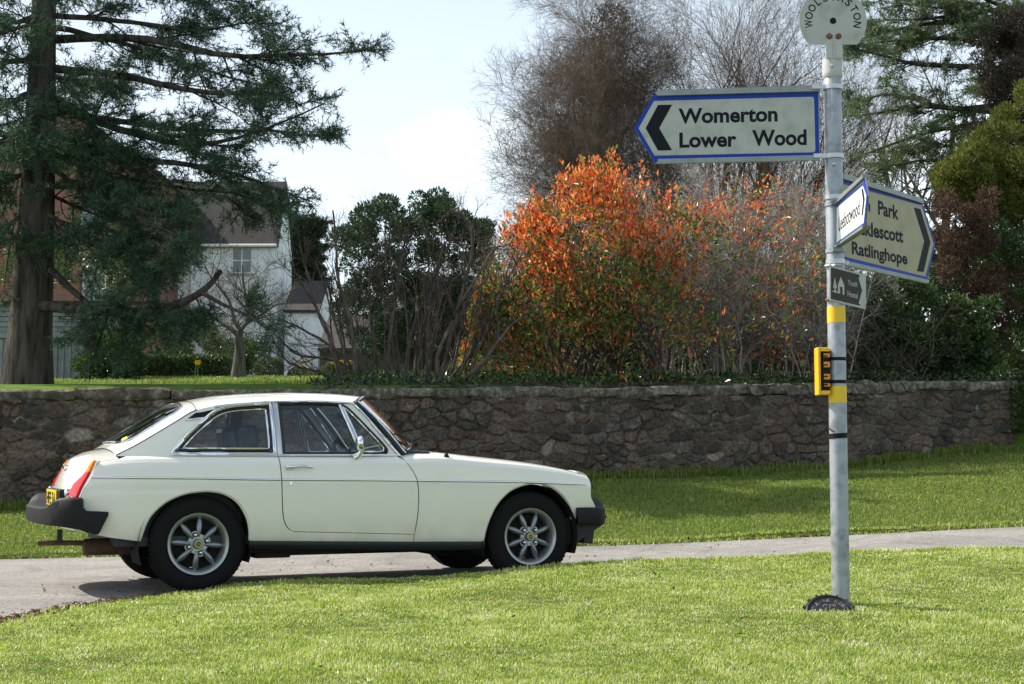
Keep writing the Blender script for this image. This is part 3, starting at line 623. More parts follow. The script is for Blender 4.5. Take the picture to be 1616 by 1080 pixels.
def build_side(sg):
    q = lambda l, du: [(a + du, b) for a, b in l]
    # rear wing: from the tail to the door, over the rear wheel; sill strip under the door belongs to it
    tailc = roundp([(-.70, .395), (-.726, .46), (-.735, .53), (-.735, .60), (-.705, .672), (-.665, .745), (-.632, .825)], 4)
    ou = [(-.372, .336)] + [tuple(p) for p in dens([(-.372, .336), (-.55, .362), (-.70, .395)], .03, False)][1:-1] + tailc
    up = dens(np.array(ou), .02, False); ut = to_ut(up)
    top = np.array([(u, belt_t - .07 * float(np.clip((-.44 - u) / .07, 0, 1))) for u in np.linspace(-.622, .5105, 70)])
    db = dens(np.array(DOOR_B[::-1]) + [-.004, 0], .02, False); db = to_ut(db)
    bot = dens([(.613, .3765), (1.4365, .343), (1.4365, .2958), (.331, .3255)], .03, False); bot = to_ut(bot)
    ar = to_ut(dens(np.array(REAR_ARCH[::-1]), .015, False))
    O = np.concatenate([ut, top, [(.5115, belt_t - .004)], db[1:-1], bot, ar[1:-1]])
    panel('rear_wing', O, lambda a, b: S(a, b), M['paint'], CAR, sg, scale=(1, 1.15), d=.028)
    # door skin
    df = to_ut(dens(np.array(DOOR_F), .02, False)); dbk = to_ut(dens(np.array(DOOR_B) + [.003, 0], .02, False)); lo = to_ut(dens([(1.4345, .347), (.613, .381)], .03, False))
    O = np.concatenate([[(u, belt_t) for u in np.linspace(.517, 1.345, 30)], df, lo[1:], dbk[1:-1]])
    door = panel('door', O, lambda a, b: S(a, b), M['paint'], CAR, sg, scale=(1, 1.15), d=.028)
    # front wing
    tw = .885
    ff = dens(np.array(DOOR_F[::-1]) + [.0075, 0], .02, False); ff = to_ut(ff)
    a1 = to_ut(dens([(1.4415, .343), (1.4415, .2958), (1.944, .2858)], .03, False)); fa = to_ut(dens(np.array(FRONT_ARCH), .015, False))
    ns = to_ut(dens(np.array(roundp([(2.70, .425), (2.80, .45), (2.845, .50), (2.825, .54), (2.800, .585), (2.798, .69), (2.775, .733)], 4)), .02, False))
    O = np.concatenate([a1, fa[1:], ns, [(u, tw) for u in np.linspace(2.775, 1.36, 60)], ff[:-1]])
    panel('front_wing', O, lambda a, b: S(a, b), M['paint'], CAR, sg, scale=(1, 1.15), d=.028)
    # arch lips
    for A in (REAR_ARCH, FRONT_ARCH):
        A = np.array(A); v = side_v(A[:, 0], A[:, 1]); c = (A[0, 0] + A[-1, 0]) / 2
        V = []; n = len(A); inn = A + (np.array([c, .36]) - A) * .035
        V = np.concatenate([np.stack([A[:, 0], v - .001, A[:, 1]], 1), np.stack([inn[:, 0], v - .012, inn[:, 1]], 1), np.stack([inn[:, 0], v - .026, inn[:, 1]], 1)]); k = np.arange(n - 1)
        np_mesh('arch_lip', L3(V, sg), [np.concatenate([np.stack([k, k + 1, n + k + 1, n + k], 1), np.stack([n + k, n + k + 1, 2 * n + k + 1, 2 * n + k], 1)])], M['paint'], CAR, smooth=False)
    # chrome strip, in three lengths
    for a, b, par in ((-.668, .512, CAR), (.5215, 1.4505, door), (1.4565, 2.755, CAR)):
        u = np.linspace(a, b, 40); w = TRIM(u); v = side_v(u, w); m = MB(); V = []
        for uu, vv, ww in zip(u, v, w): V += [L3((uu, vv - .002, ww - .009), sg), L3((uu, vv + .006, ww - .006), sg), L3((uu, vv + .008, ww + .001), sg), L3((uu, vv + .005, ww + .007), sg), L3((uu, vv - .002, ww + .009), sg)]
        F = [(i * 5 + j, i * 5 + j + 1, i * 5 + j + 6, i * 5 + j + 5) for i in range(39) for j in range(4)]; m.add(V, F); m.build('chrome_strip', M['chrome'], par, smooth=60)
    # black sill band under the doors and dark inner shell
    m = MB(); u = np.linspace(.32, 1.96, 30); b = Bt(u); v = Bs(u); V = []
    for uu, bb, vv in zip(u, b, v): V += [L3((uu, vv - .034, bb + .01), sg), L3((uu, vv - .03, bb - .02), sg), L3((uu, vv - .05, bb - .055), sg), L3((uu, vv - .16, bb - .065), sg)]
    m.add(V, [(i * 4 + j, i * 4 + j + 1, i * 4 + j + 5, i * 4 + j + 4) for i in range(29) for j in range(3)]); m.build('sill', M['sill_black'], CAR, smooth=60)
    def shell(a, b): p = S(a, b); p[:, 1] -= .03; return p
    for poly in ([(.37, .30), (1.90, .29), (1.90, .84), (.37, .85)], [(-.66, .42), (-.40, .37), (-.40, .84), (-.56, .83), (-.66, .7)], [(-.40, .70), (.37, .70), (.37, .85), (-.40, .84)], [(1.90, .70), (2.7, .70), (2.7, .73), (1.90, .82)]):
        panel('inner_shell', to_ut(dens(poly, .05)), shell, M['under'], CAR, sg, d=.08, flange=0, scale=(1, 1.15))
    for c in (-.02, 2.30):                                # wheel wells
        m = MB(); R_ = .362; m.lathe([(R_, .73), (R_, .40), (.05, .40)], 28, c=(c, 0, .31), a0=-.35, a1=math.pi + .35); m.v = [(x, -sg * y, z) for x, y, z in m.v]; m.build('wheel_well', M['under'], CAR, smooth=40)
    # cabin side: pillars round the two window openings
    zs_u = np.linspace(-.005, 1.075, 40)
    rear_open = roundp([(-.168, .883), (-.155, .905), (-.05, 1.02), (.06, 1.115), (.115, 1.155), (.18, 1.182), (.26, 1.197), (.36, 1.206), (.492, 1.212)], 4) + [(.498, .883)]
    door_open = [(.552, 1.216)] + roundp([(.70, 1.221), (.85, 1.220), (.945, 1.216), (1.0, 1.203), (1.045, 1.168), (1.15, 1.055), (1.25, .945), (1.275, .905), (1.262, .884)], 4) + [(.560, .884)]
    O = [(u, .868) for u in np.linspace(-.512, 1.37, 60)] + [(1.30, .945), (1.22, 1.045), (1.14, 1.14), (1.075, 1.222)] + [(u, float(ZS(u))) for u in zs_u[::-1]] + [(u, float(ZS(u))) for u in np.linspace(-.03, -.50, 20)]
    panel('cabin_pillar', np.array(O), GS, M['paint'], CAR, sg, holes=[rear_open, door_open], d=.03, flange=.03)
    def strip(poly, name, par, r=.008, out=.003, mat=M['chrome'], closed=True, flat=1.0):
        D_ = dens(poly, .025, closed); g = GS(D_[:, 0], D_[:, 1]); m = MB(); m.tube([L3((a, b + out, c), sg) for a, b, c in g], r, 6, closed=closed); return m.build(name, mat, par, smooth=60)
    # rear side window
    wf = strip(rear_open, 'rear_side_window', CAR, .012)
    def inn(poly, k):
        A = dens(poly, .02); t = np.roll(A, -1, 0) - np.roll(A, 1, 0); n_ = np.stack([-t[:, 1], t[:, 0]], 1); n_ /= np.linalg.norm(n_, axis=1)[:, None] + 1e-9
        if inside(A, A + n_ * .01).mean() < .5: n_ = -n_
        Q = A + n_ * k; dd = np.min(np.linalg.norm(Q[:, None] - A[None], axis=2), axis=1); return [tuple(p) for p in Q[dd > k * .93]]
    strip(inn(rear_open, .022), 'rubber_seal', wf, .006, 0, M['black_rubber']); strip(inn(rear_open, .034), 'inner_frame', wf, .007, .0)
    panel('pane', rear_open, GS, M['car_glass'], wf, sg, d=.05, flange=0, off=-.008)
    # door window: chrome frame, quarterlight with its bar, glass
    dwf = strip(door_open, 'window_seal', door, .011, .0, M['black_rubber'])
    bar = [(.968, 1.212), (1.082, .889)]; D_ = dens(bar, .03, False); m = MB()
    g = GS(D_[:, 0], D_[:, 1]); m.tube([L3((a, b + .006, c), sg) for a, b, c in g], .011, 6); m.build('quarterlight_bar', M['chrome'], door, smooth=60)
    ql = roundp([(.992, 1.198), (1.03, 1.168), (1.14, 1.048), (1.235, .945), (1.252, .913), (1.235, .899), (1.17, .897)], 4) + [(1.105, .897)]
    strip(ql, 'quarterlight_frame', door, .007, .004)
    panel('door_pane', door_open, GS, M['car_glass'], door, sg, d=.05, flange=0, off=-.008)
    # B pillar chrome, drip rail, belt moulding, A pillar moulding
    m = MB()
    for w0 in (0,):
        V = [];  ws = np.linspace(.874, 1.222, 8)
        for w in ws:
            for uu, o in ((.506, .0), (.510, .008), (.530, .008), (.534, .0)):
                uu2 = uu + (.884 - w) * .03 + .008; g = GS(uu2, w)[0]; V.append(L3((g[0], g[1] + o + .001, g[2]), sg))
        m.add(V, [(i * 4 + j, i * 4 + j + 1, i * 4 + j + 5, i * 4 + j + 4) for i in range(7) for j in range(3)])
    m.build('b_post_trim', M['chrome'], CAR, smooth=30)
    u = np.linspace(.115, 1.075, 40); strip([(a, float(ZS(a)) - .004) for a in u], 'drip_rail', CAR, .009, .004, closed=False)
    strip([(a, .876) for a in np.linspace(-.175, .503, 20)], 'belt_moulding', CAR, .007, .006, closed=False)
    m = MB(); u = np.linspace(.522, 1.36, 30); g = GS(u, .874); m.tube([L3((a, b + .006, c), sg) for a, b, c in g], .008, 6); m.build('belt_moulding', M['chrome'], door, smooth=60)
    strip(roundp([(1.078, 1.212), (1.15, 1.13), (1.225, 1.035), (1.30, .94), (1.366, .868)], 4), 'pillar_moulding', CAR, .010, .006, closed=False)
    # black air vent behind the side window
    panel('air_vent', [(-.058, 1.108), (-.005, 1.146), (.04, 1.152), (.118, 1.171), (.055, 1.122)], GS, M['ink'], CAR, sg, d=.03, flange=.004, off=.003)
    strip([(-.075, 1.100), (-.01, 1.106), (.045, 1.110)], 'vent_trim', CAR, .006, .004, closed=False)
    # handle, lock, mirror
    m = MB(); hv = float(side_v([.62], [.80])[0]); path = [(.585, hv + .004, .796), (.60, hv + .03, .800), (.66, hv + .036, .803), (.705, hv + .026, .798), (.732, hv + .004, .790)]
    m.tube([L3(p, sg) for p in path], [.009, .009, .009, .008, .006], 8); m.tube([L3((.553, hv, .795), sg), L3((.558, hv + .028, .796), sg), L3((.60, hv + .032, .799), sg)], [.012, .013, .012], 10); m.build('door_handle', M['chrome'], door, smooth=60)
    m = MB(); lv = float(side_v([.582], [.692])[0]); m.tube([L3((.582, lv - .003, .692), sg), L3((.582, lv + .006, .692), sg)], .010, 14); m.build('door_lock', M['chrome'], door, smooth=40)
    if sg > 0:
        m = MB(); bv = float(side_v([1.06], [.852])[0]) - .012
        m.tube([L3(p, sg) for p in [(1.03, bv, .857), (1.055, bv + .01, .872), (1.075, bv + .03, .905), (1.072, bv + .05, .935)]], [.030, .024, .013, .009], 10)
        m.lathe([(.001, -.034), (.022, -.031), (.040, -.022), (.051, -.006), (.053, .004), (.050, .006)], 20, 'x', (1.052, -sg * (bv + .06), .952)); mo = m.build('door_mirror', M['chrome'], door, smooth=50)
        m = MB(); m.lathe([(.001, .0065), (.049, .006)], 20, 'x', (1.052, -sg * (bv + .06), .952)); m.v = [(2 * 1.052 - x if 0 else x, y, z) for x, y, z in m.v]; m.build('mirror_glass', M['pane'], mo)
ZS = ip([-.52, -.40, -.28, -.118, -.03, .03, .10, .2, .3, .5, .8, 1.0, 1.08, 1.3], [.866, .928, .998, 1.096, 1.150, 1.172, 1.188, 1.203, 1.213, 1.228, 1.236, 1.231, 1.225, 1.213])
ZC = ip([-.52, -.40, -.28, -.122, -.007, .074, .218, .545, .74, .97, 1.17, 1.26], [.917, .996, 1.075, 1.177, 1.231, 1.252, 1.277, 1.302, 1.308, 1.306, 1.295, 1.279])
def TOP(u, s):
    u = np.asarray(u, float); s = np.asarray(s, float); uc = np.minimum(u, 1.08); zs = ZS(u); vs = GS(uc, ZS(uc))[..., 1]; a = np.clip(np.abs(s), 0, 1)
    z = zs + (ZC(u) - zs) * (1 - a ** 2.5) ** .72
    return np.stack([u, s * vs, z], -1)
def grid_surf(name, fn, na, nb, mat, parent, s0=-1.0, s1=1.0, flip=False, conc=True, solid=0):
    A = np.linspace(0, 1, na); Bq = np.linspace(-1, 1, nb); Bq = np.sign(Bq) * (1 - (1 - np.abs(Bq)) ** 1.7) if conc else Bq; Bq = s0 + (Bq + 1) / 2 * (s1 - s0)
    AA, BB = np.meshgrid(A, Bq, indexing='ij'); p = fn(AA.ravel(), BB.ravel()); V = L3(p); idx = np.arange(na * nb).reshape(na, nb)
    F = np.stack([idx[:-1, :-1], idx[1:, :-1], idx[1:, 1:], idx[:-1, 1:]], -1).reshape(-1, 4)
    if flip: F = F[:, ::-1]
    return np_mesh(name, V, [F], mat, parent, smooth=True)
build_side(1); build_side(-1)
uf = lambda s: 1.258 - .183 * np.abs(s) ** 2.2
grid_surf('roof', lambda a, s: TOP(.012 - .012 * np.abs(s) ** 3 + (uf(s) - .012) * a, s), 40, 61, M['paint'], CAR)
# tailgate: painted frame round the rear glass
def hatch(a, s): return TOP(-.515 + (.515 + .006) * a, s)
def hatch_off(o):
    def f(a, s): p = hatch(a, s); p[..., 2] += o * .85; p[..., 0] -= o * .5; return p
    return f
def hatch_panel():
    sg_ = [(.985 * math.cos(t), .5 + .5 * math.sin(t)) for t in np.linspace(0, 2 * math.pi, 4, endpoint=False)]
    n = 80; a = np.linspace(0, 1, 44); s = np.linspace(-1, 1, 61); s = np.sign(s) * (1 - (1 - np.abs(s)) ** 1.6)
    AA, SS = np.meshgrid(a, s, indexing='ij'); sq = ((np.abs(SS) / .80) ** 6 + (np.abs(AA - .50) / .405) ** 6); p = L3(hatch(AA.ravel(), SS.ravel()))
    idx = np.arange(AA.size).reshape(AA.shape); F = np.stack([idx[:-1, :-1], idx[1:, :-1], idx[1:, 1:], idx[:-1, 1:]], -1).reshape(-1, 4); g = sq.ravel()[F].max(1) < 1.0
    tg = np_mesh('tailgate', p, [F[~g]], M['paint'], CAR, smooth=True)
    pg = p.copy(); pg[:, 2] -= .006; np_mesh('rear_window', pg, [F[sq.ravel()[F].min(1) < 1.12]], M['hatch_glass'], tg, smooth=True)
    th = np.linspace(0, 2 * math.pi, 90, endpoint=False); ct, st = np.cos(th), np.sin(th); k = (np.abs(ct) ** 6 + np.abs(st) ** 6) ** (-1 / 6)
    q = hatch(.50 + .405 * k * st * .985, .80 * k * ct * .985); q[:, 2] += .004; m = MB(); m.tube([L3(x) for x in q], .009, 6, closed=True); m.build('window_frame', M['chrome'], tg, smooth=60)
    q = hatch(.50 + .405 * k * st * .95, .80 * k * ct * .95); q[:, 2] += .001; m = MB(); m.tube([L3(x) for x in q], .009, 6, closed=True); m.build('rubber_seal', M['black_rubber'], tg, smooth=60)
    m = MB(); q = hatch(np.array([.20] * 16) + .035 * np.sin(np.linspace(0, 2 * math.pi, 16, endpoint=False)), .50 + .085 * np.cos(np.linspace(0, 2 * math.pi, 16, endpoint=False))); q[:, 2] += .003; m.add(L3(q), [tuple(range(16))]); m.build('sticker', pbr('yellow_sticker', (.65, .62, .05), .5), tg)
    for sg in (1, -1):                                   # the dark shut line between tailgate and rear pillar
        q = TOP(np.linspace(-.51, .008, 30), np.full(30, sg * .997)); m = MB(); m.tube([L3(x + np.array([0, sg * .002, .001])) for x in q], .0035, 5); m.build('shut_line', M['ink'], tg)
hatch_panel()
m = MB(); q = TOP(.010 - .012 * np.abs(np.linspace(-1, 1, 50)) ** 3, np.linspace(-1, 1, 50)); q[:, 2] += .0012; m.tube([L3(x) for x in q], .0028, 5); m.build('shut_line', M['ink'], CAR)
# windscreen
def wsc(a, s):
    t = TOP(uf(s), s); b = np.stack([1.612 - .225 * np.abs(s) ** 2.2, s * .648, .948 - .076 * s ** 2], -1); p = t + (b - t) * a[..., None]; p[..., 2] += .012 * np.sin(a * math.pi); p[..., 0] += .008 * np.sin(a * math.pi); return p
ws = grid_surf('windscreen', lambda a, s: wsc(.03 + .94 * a, s * .965), 12, 41, M['car_glass'], CAR)
per = [(0.02, s) for s in np.linspace(-.97, .97, 40)] + [(a, .97) for a in np.linspace(.05, .95, 14)] + [(.98, s) for s in np.linspace(.97, -.97, 40)] + [(a, -.97) for a in np.linspace(.95, .05, 14)]
q = wsc(np.array([p[0] for p in per]), np.array([p[1] for p in per])); m = MB(); m.tube([L3(x) for x in q], .017, 6, closed=True); m.build('rubber_seal', M['black_rubber'], ws, smooth=60)
q[:, 2] += .008; q[:, 0] += .012; m = MB(); m.tube([L3(x) for x in q], .009, 6, closed=True); m.build('frame', M['chrome'], ws, smooth=60)
for s0, s1 in ((.42, .86), (-.35, .2)):
    a = wsc(np.array([1.0, .90, .80]), np.array([s0, (s0 + s1) / 2, s1])) + [.03, 0, .02]; m = MB(); m.tube([L3(x) for x in a], .006, 6); b = wsc(np.linspace(.92, .70, 6), np.linspace(s0 - .1 + .3, s1 + .06, 6)) + [.02, 0, .018]; m.tube([L3(x) for x in b], .007, 5)
    m.lathe([(.001, .0), (.014, .0), (.012, .03), (.001, .034)], 10, 'z', tuple(L3((a[0, 0] + .01, a[0, 1], a[0, 2] - .02)))); m.build('wiper', M['ink'], CAR, smooth=50)
# scuttle, bonnet
def deck(u0, u1, t0):
    def f(a, s):
        u = u0(s) + (u1(s) - u0(s)) * a; p = S(u.ravel(), 1 - (1 - t0) * np.abs(s.ravel())); p[:, 1] *= np.sign(s.ravel()); return p
    return f
grid_surf('scuttle', deck(lambda s: 1.37 + .16 * (1 - np.abs(s) ** 2), lambda s: 1.625 + 0 * s, .885), 8, 41, M['paint'], CAR, conc=False)
grid_surf('bonnet', deck(lambda s: 1.630 + 0 * s, lambda s: 2.875 - .10 * np.abs(s) ** 2.2, .885), 44, 41, M['paint'], CAR, conc=False)
for sg in (1, -1):
    u = np.linspace(1.63, 2.76, 40); q = S(u, .887); q[:, 2] += .001; m = MB(); m.tube([L3(x, sg) for x in q], .0025, 5); m.build('shut_line', M['ink'], CAR)
m = MB(); q = S(np.array([1.69]), .80)[0]; m.lathe([(.022, -.004), (.017, .008), (.006, .03), (.001, .032)], 12, 'z', tuple(L3(q))); m.build('aerial_base', M['ink'], CAR, smooth=50)
# tail and nose: rows from the centre line to the corner
def rows(name, R_, mat, p=2.3, flip=False, n=41, deck_rows=0):
    s = np.linspace(-1, 1, n); V = []
    for k_, ((uc, wc), (us, w_)) in enumerate(R_):
        if k_ < deck_rows:                              # the deck meets the wing along one station of its section
            q = S(us, .76)[0]; w = wc + (q[2] - wc) * np.abs(s) ** p; u = uc + (us - uc) * np.abs(s) ** p; V.append(np.stack([u, s * (q[1] + .001), w + .001], -1)); continue
        w = wc + (w_ - wc) * np.abs(s) ** p; u = uc + (us - uc) * np.abs(s) ** p; vs = float(side_v([us], [min(w_, float(Tw(us)) - .02)])[0]) - .001
        V.append(np.stack([u, s * vs, w], -1))
    V = L3(np.array(V)).reshape(-1, 3); idx = np.arange(len(R_) * n).reshape(len(R_), n); F = np.stack([idx[:-1, :-1], idx[1:, :-1], idx[1:, 1:], idx[:-1, 1:]], -1).reshape(-1, 4)
    return np_mesh(name, V, [F[:, ::-1] if flip else F], mat, CAR, smooth=True)
TAIL = [((-.512, .914), (-.50, .868)), ((-.56, .905), (-.55, .862)), ((-.61, .893), (-.59, .853)), ((-.66, .869), (-.618, .842)), ((-.69, .85), (-.632, .825)), ((-.718, .818), (-.645, .79)), ((-.762, .74), (-.665, .745)), ((-.79, .67), (-.705, .672)), ((-.80, .60), (-.735, .60)), ((-.80, .53), (-.735, .53)), ((-.795, .46), (-.726, .46)), ((-.76, .40), (-.70, .395))]
rows('tail_panel', TAIL, M['paint'], flip=True, deck_rows=5)
rows('nose_panel', [((2.872, .765), (2.775, .733)), ((2.895, .73), (2.795, .70)), ((2.905, .66), (2.798, .66)), ((2.90, .58), (2.80, .585)), ((2.915, .53), (2.825, .54)), ((2.935, .50), (2.845, .50)), ((2.93, .45), (2.80, .45)), ((2.86, .42), (2.70, .425))], M['paint'], flip=False)
m = MB(); m.box(2.88, 2.915, -.36, .36, .56, .70); m.box(2.90, 2.93, -.34, .34, .575, .685, 1); m.build('grille', [M['chrome'], M['ink']], CAR, bevel=.01)
def tail_pt(v, w, o=0.0):
    ws_ = [r[0][1] for r in TAIL][::-1]; uc = np.interp(w, ws_, [r[0][0] for r in TAIL][::-1]); ws2 = [r[1][1] for r in TAIL][::-1]; us = np.interp(w, ws2, [r[1][0] for r in TAIL][::-1]); k = min(1, abs(v) / .665) ** 2.3
    return (uc + (us - uc) * k - o, v, w + o * .2)
for sg in (1, -1):
    tl = None
    for nm, pol, mat in (('red_lens', [(.648, .612), (.648, .765), (.600, .765), (.585, .74), (.535, .705), (.515, .69), (.515, .612)], M['red_lens']), ('amber_lens', [(.648, .766), (.648, .838), (.618, .838), (.601, .766)], M['amber_lens'])):
        pol = dens(pol, .02); m = MB(); n = len(pol); A_ = [L3(tail_pt(a, b, .022), sg) for a, b in pol]; B_ = [L3(tail_pt(a, b, -.02), sg) for a, b in pol]; c_ = pol.mean(0); ctr = L3(tail_pt(c_[0], c_[1], .030), sg)
        m.add(A_ + B_ + [ctr], [(i, (i + 1) % n, 2 * n) for i in range(n)] + [(i, i + n, (i + 1) % n + n, (i + 1) % n) for i in range(n)])
        if tl is None: tl = m.build('tail_light', mat, CAR, smooth=35)
        else: m.build('amber_lens', mat, tl, smooth=35)
    m = MB(); m.tube([L3(np.array(tail_pt(.652, w, .0)) + [0, .006, 0], sg) for w in np.linspace(.612, .842, 12)], .006, 6); m.build('lamp_trim', M['chrome'], tl, smooth=60)
    # headlight
    m = MB(); c = (2.752, -sg * .553, .652); m.lathe([(.094, -.05), (.096, .012), (.088, .028), (.082, .024)], 28, 'x', c); hl = m.build('headlight', M['chrome'], CAR, smooth=50)
    m = MB(); m.lathe([(.083, .02), (.06, .04), (.03, .05), (.001, .053)], 24, 'x', c); m.build('lens', M['clear_lens'], hl, smooth=60)
    m = MB(); m.box(2.965, 2.99, -sg * .45 - .06, -sg * .45 + .06, .44, .49); m.build('indicator', M['amber_lens'], CAR, bevel=.012)
    # chrome reversing lamp beside the plate
    m = MB(); q = tail_pt(.44, .63, .0); m.lathe([(.028, -.02), (.028, .01), (.001, .01)], 16, 'x', (q[0] + .0, -sg * .44, .635)); m.lathe([(.028, -.02), (.02, -.03), (.001, -.033)], 16, 'x', (q[0], -sg * .44, .635)); m.build('reversing_lamp', M['chrome'], CAR, smooth=50)
m = MB(); q = tail_pt(0, .80, .01); m.box(q[0] - .02, q[0] + .02, -.05, .05, .782, .808); m.build('boot_handle', M['chrome'], CAR, bevel=.008)
# bumpers: stations along the plan line with (outer u, v), bottom, top
def bumper(name, st, inset=.10):
    P_ = np.array([s[:2] for s in st]); lo = np.array([s[2] for s in st]); hi = np.array([s[3] for s in st]); ins = np.array([s[4] if len(s) > 4 else inset for s in st])
    k = 8; n = len(st); tt = np.arange(n); f = [ip(tt, c) for c in (P_[:, 0], P_[:, 1], lo, hi, ins)]; T_ = np.linspace(0, n - 1, (n - 1) * k + 1)
    U, Vq, Lo, Hi, In = [g(T_) for g in f]; full = np.concatenate([np.stack([U, Vq, Lo, Hi, In], 1), np.stack([U, -Vq, Lo, Hi, In], 1)[-2::-1]]); tan = np.gradient(full[:, :2], axis=0); tan /= np.linalg.norm(tan, axis=1)[:, None]
    ctr = np.array([full[:, 0].mean() * 0 + (1.0), 0]); nrm = np.stack([tan[:, 1], -tan[:, 0]], 1); sgn = np.sign(((full[:, :2] - ctr) * nrm).sum(1)); nrm *= sgn[:, None]
    sec = [(1, 1.0), (.45, 1.0), (.12, .985), (.0, .90), (-.03, .55), (.0, .12), (.12, .015), (.45, 0), (1, 0)]; V = []
    for (u, v, a, b, i_), nn in zip(full, nrm):
        for d, z in sec: V.append(L3((u - nn[0] * d * i_, v - nn[1] * d * i_, a + (b - a) * z)))
    q = len(sec); N_ = len(full); F = [(i * q + j, i * q + (j + 1) % q, (i + 1) * q + (j + 1) % q, (i + 1) * q + j) for i in range(N_ - 1) for j in range(q)] + [tuple(range(q)), tuple(range((N_ - 1) * q, N_ * q))[::-1]]
    m = MB(); m.add(V, F); o = m.build(name, M['bumper'], CAR, smooth=40)
    import bmesh
    bm = bmesh.new(); bm.from_mesh(o.data); bmesh.ops.recalc_face_normals(bm, faces=bm.faces); bm.to_mesh(o.data); bm.free(); return o
bumper('rear_bumper', [(-.567, .732, .50, .523, .02), (-.60, .742, .435, .525, .03), (-.632, .742, .383, .527, .04), (-.69, .742, .395, .530, .07), (-.722, .738, .405, .548, .08), (-.742, .732, .412, .608, .09), (-.79, .712, .42, .612, .10), (-.845, .665, .428, .612, .12), (-.885, .60, .432, .598, .13), (-.915, .52, .434, .558, .14), (-.94, .40, .436, .549, .15), (-.958, .22, .436, .547, .15), (-.963, 0, .436, .547, .15)])
bumper('front_bumper', [(2.672, .715, .388, .505, .03), (2.75, .715, .384, .505, .06), (2.84, .705, .380, .503, .08), (2.90, .672, .376, .500, .10), (2.94, .60, .374, .505, .12), (2.965, .50, .372, .545, .14), (2.98, .40, .372, .572, .15), (2.99, .2, .372, .575, .15), (2.992, 0, .372, .575, .15)])
m = MB(); m.box(-.818, -.77, -.34, .34, .53, .655); pb = m.build('plate_backing', M['bumper'], CAR, bevel=.012)
m = MB(); m.box(-.829, -.8205, -.26, .26, .537, .648); np_ = m.build('number_plate', M['plate_yellow'], CAR)
text_mb('HFE 5A', (-.235, .235, .552, .634), lambda a, b, d: (-.8295 - d, -a, b), .03, depth=.001).build('lettering', M['ink'], np_)
# front valance, mud spoiler, underside, exhaust
m = MB(); m.prism([(2.62, .43), (2.95, .44), (2.92, .38), (2.78, .30), (2.70, .25), (2.62, .25)], -.62, .62, lambda a, b, d: (a, d, b)); m.build('front_valance', M['black_rubber'], CAR)
m = MB(); m.prism([(2.80, .375), (2.885, .365), (2.865, .24), (2.79, .245)], -.56, .56, lambda a, b, d: (a, d, b)); m.build('front_spoiler', M['black_rubber'], CAR, bevel=.006)
m = MB(); m.box(-.40, 2.66, -.52, .52, .27, .44); m.box(.34, 1.95, -.66, .66, .24, .31); m.box(.5, 1.9, -.2, .2, .19, .25); m.box(1.75, 2.2, -.3, .3, .17, .3); m.box(.38, .62, -.64, -.3, .205, .26); m.box(.38, .62, .3, .64, .205, .26); m.box(-.62, -.36, -.64, .64, .385, .46)
m.tube([(-.0, -.55, .31), (-.0, .55, .31)], .05, 12); m.lathe([(.001, -.12), (.10, -.09), (.12, 0), (.10, .09), (.001, .12)], 14, 'x', (0, 0, .31)); m.tube([(2.31, -.55, .29), (2.31, .55, .29)], .03, 8); m.build('underside', M['under'], CAR, bevel=.02)
m = MB(); m.tube([(-.62, -.30, .285), (-.66, -.30, .285), (-.40, -.30, .285)], .05, 14) if 0 else None
m.lathe([(.018, -.66), (.052, -.655), (.055, -.62), (.055, -.34), (.052, -.30), (.02, -.295)], 16, 'x', (0, -.30, .285)); m.tube([(-.30, -.30, .285), (.2, -.33, .24), (1.0, -.3, .22), (1.9, -.3, .26)], .022, 10); ex = m.build('exhaust', M['rust'], CAR, smooth=40)
m = MB(); m.tube([(-.64, -.30, .31), (-.80, -.30, .315), (-.935, -.30, .316)], .017, 12, cap=False); m.build('tailpipe', M['rust'], ex, smooth=60)
m = MB(); m.box(-.82, -.79, -.325, -.275, .32, .40); m.build('exhaust_hanger', M['black_rubber'], ex)
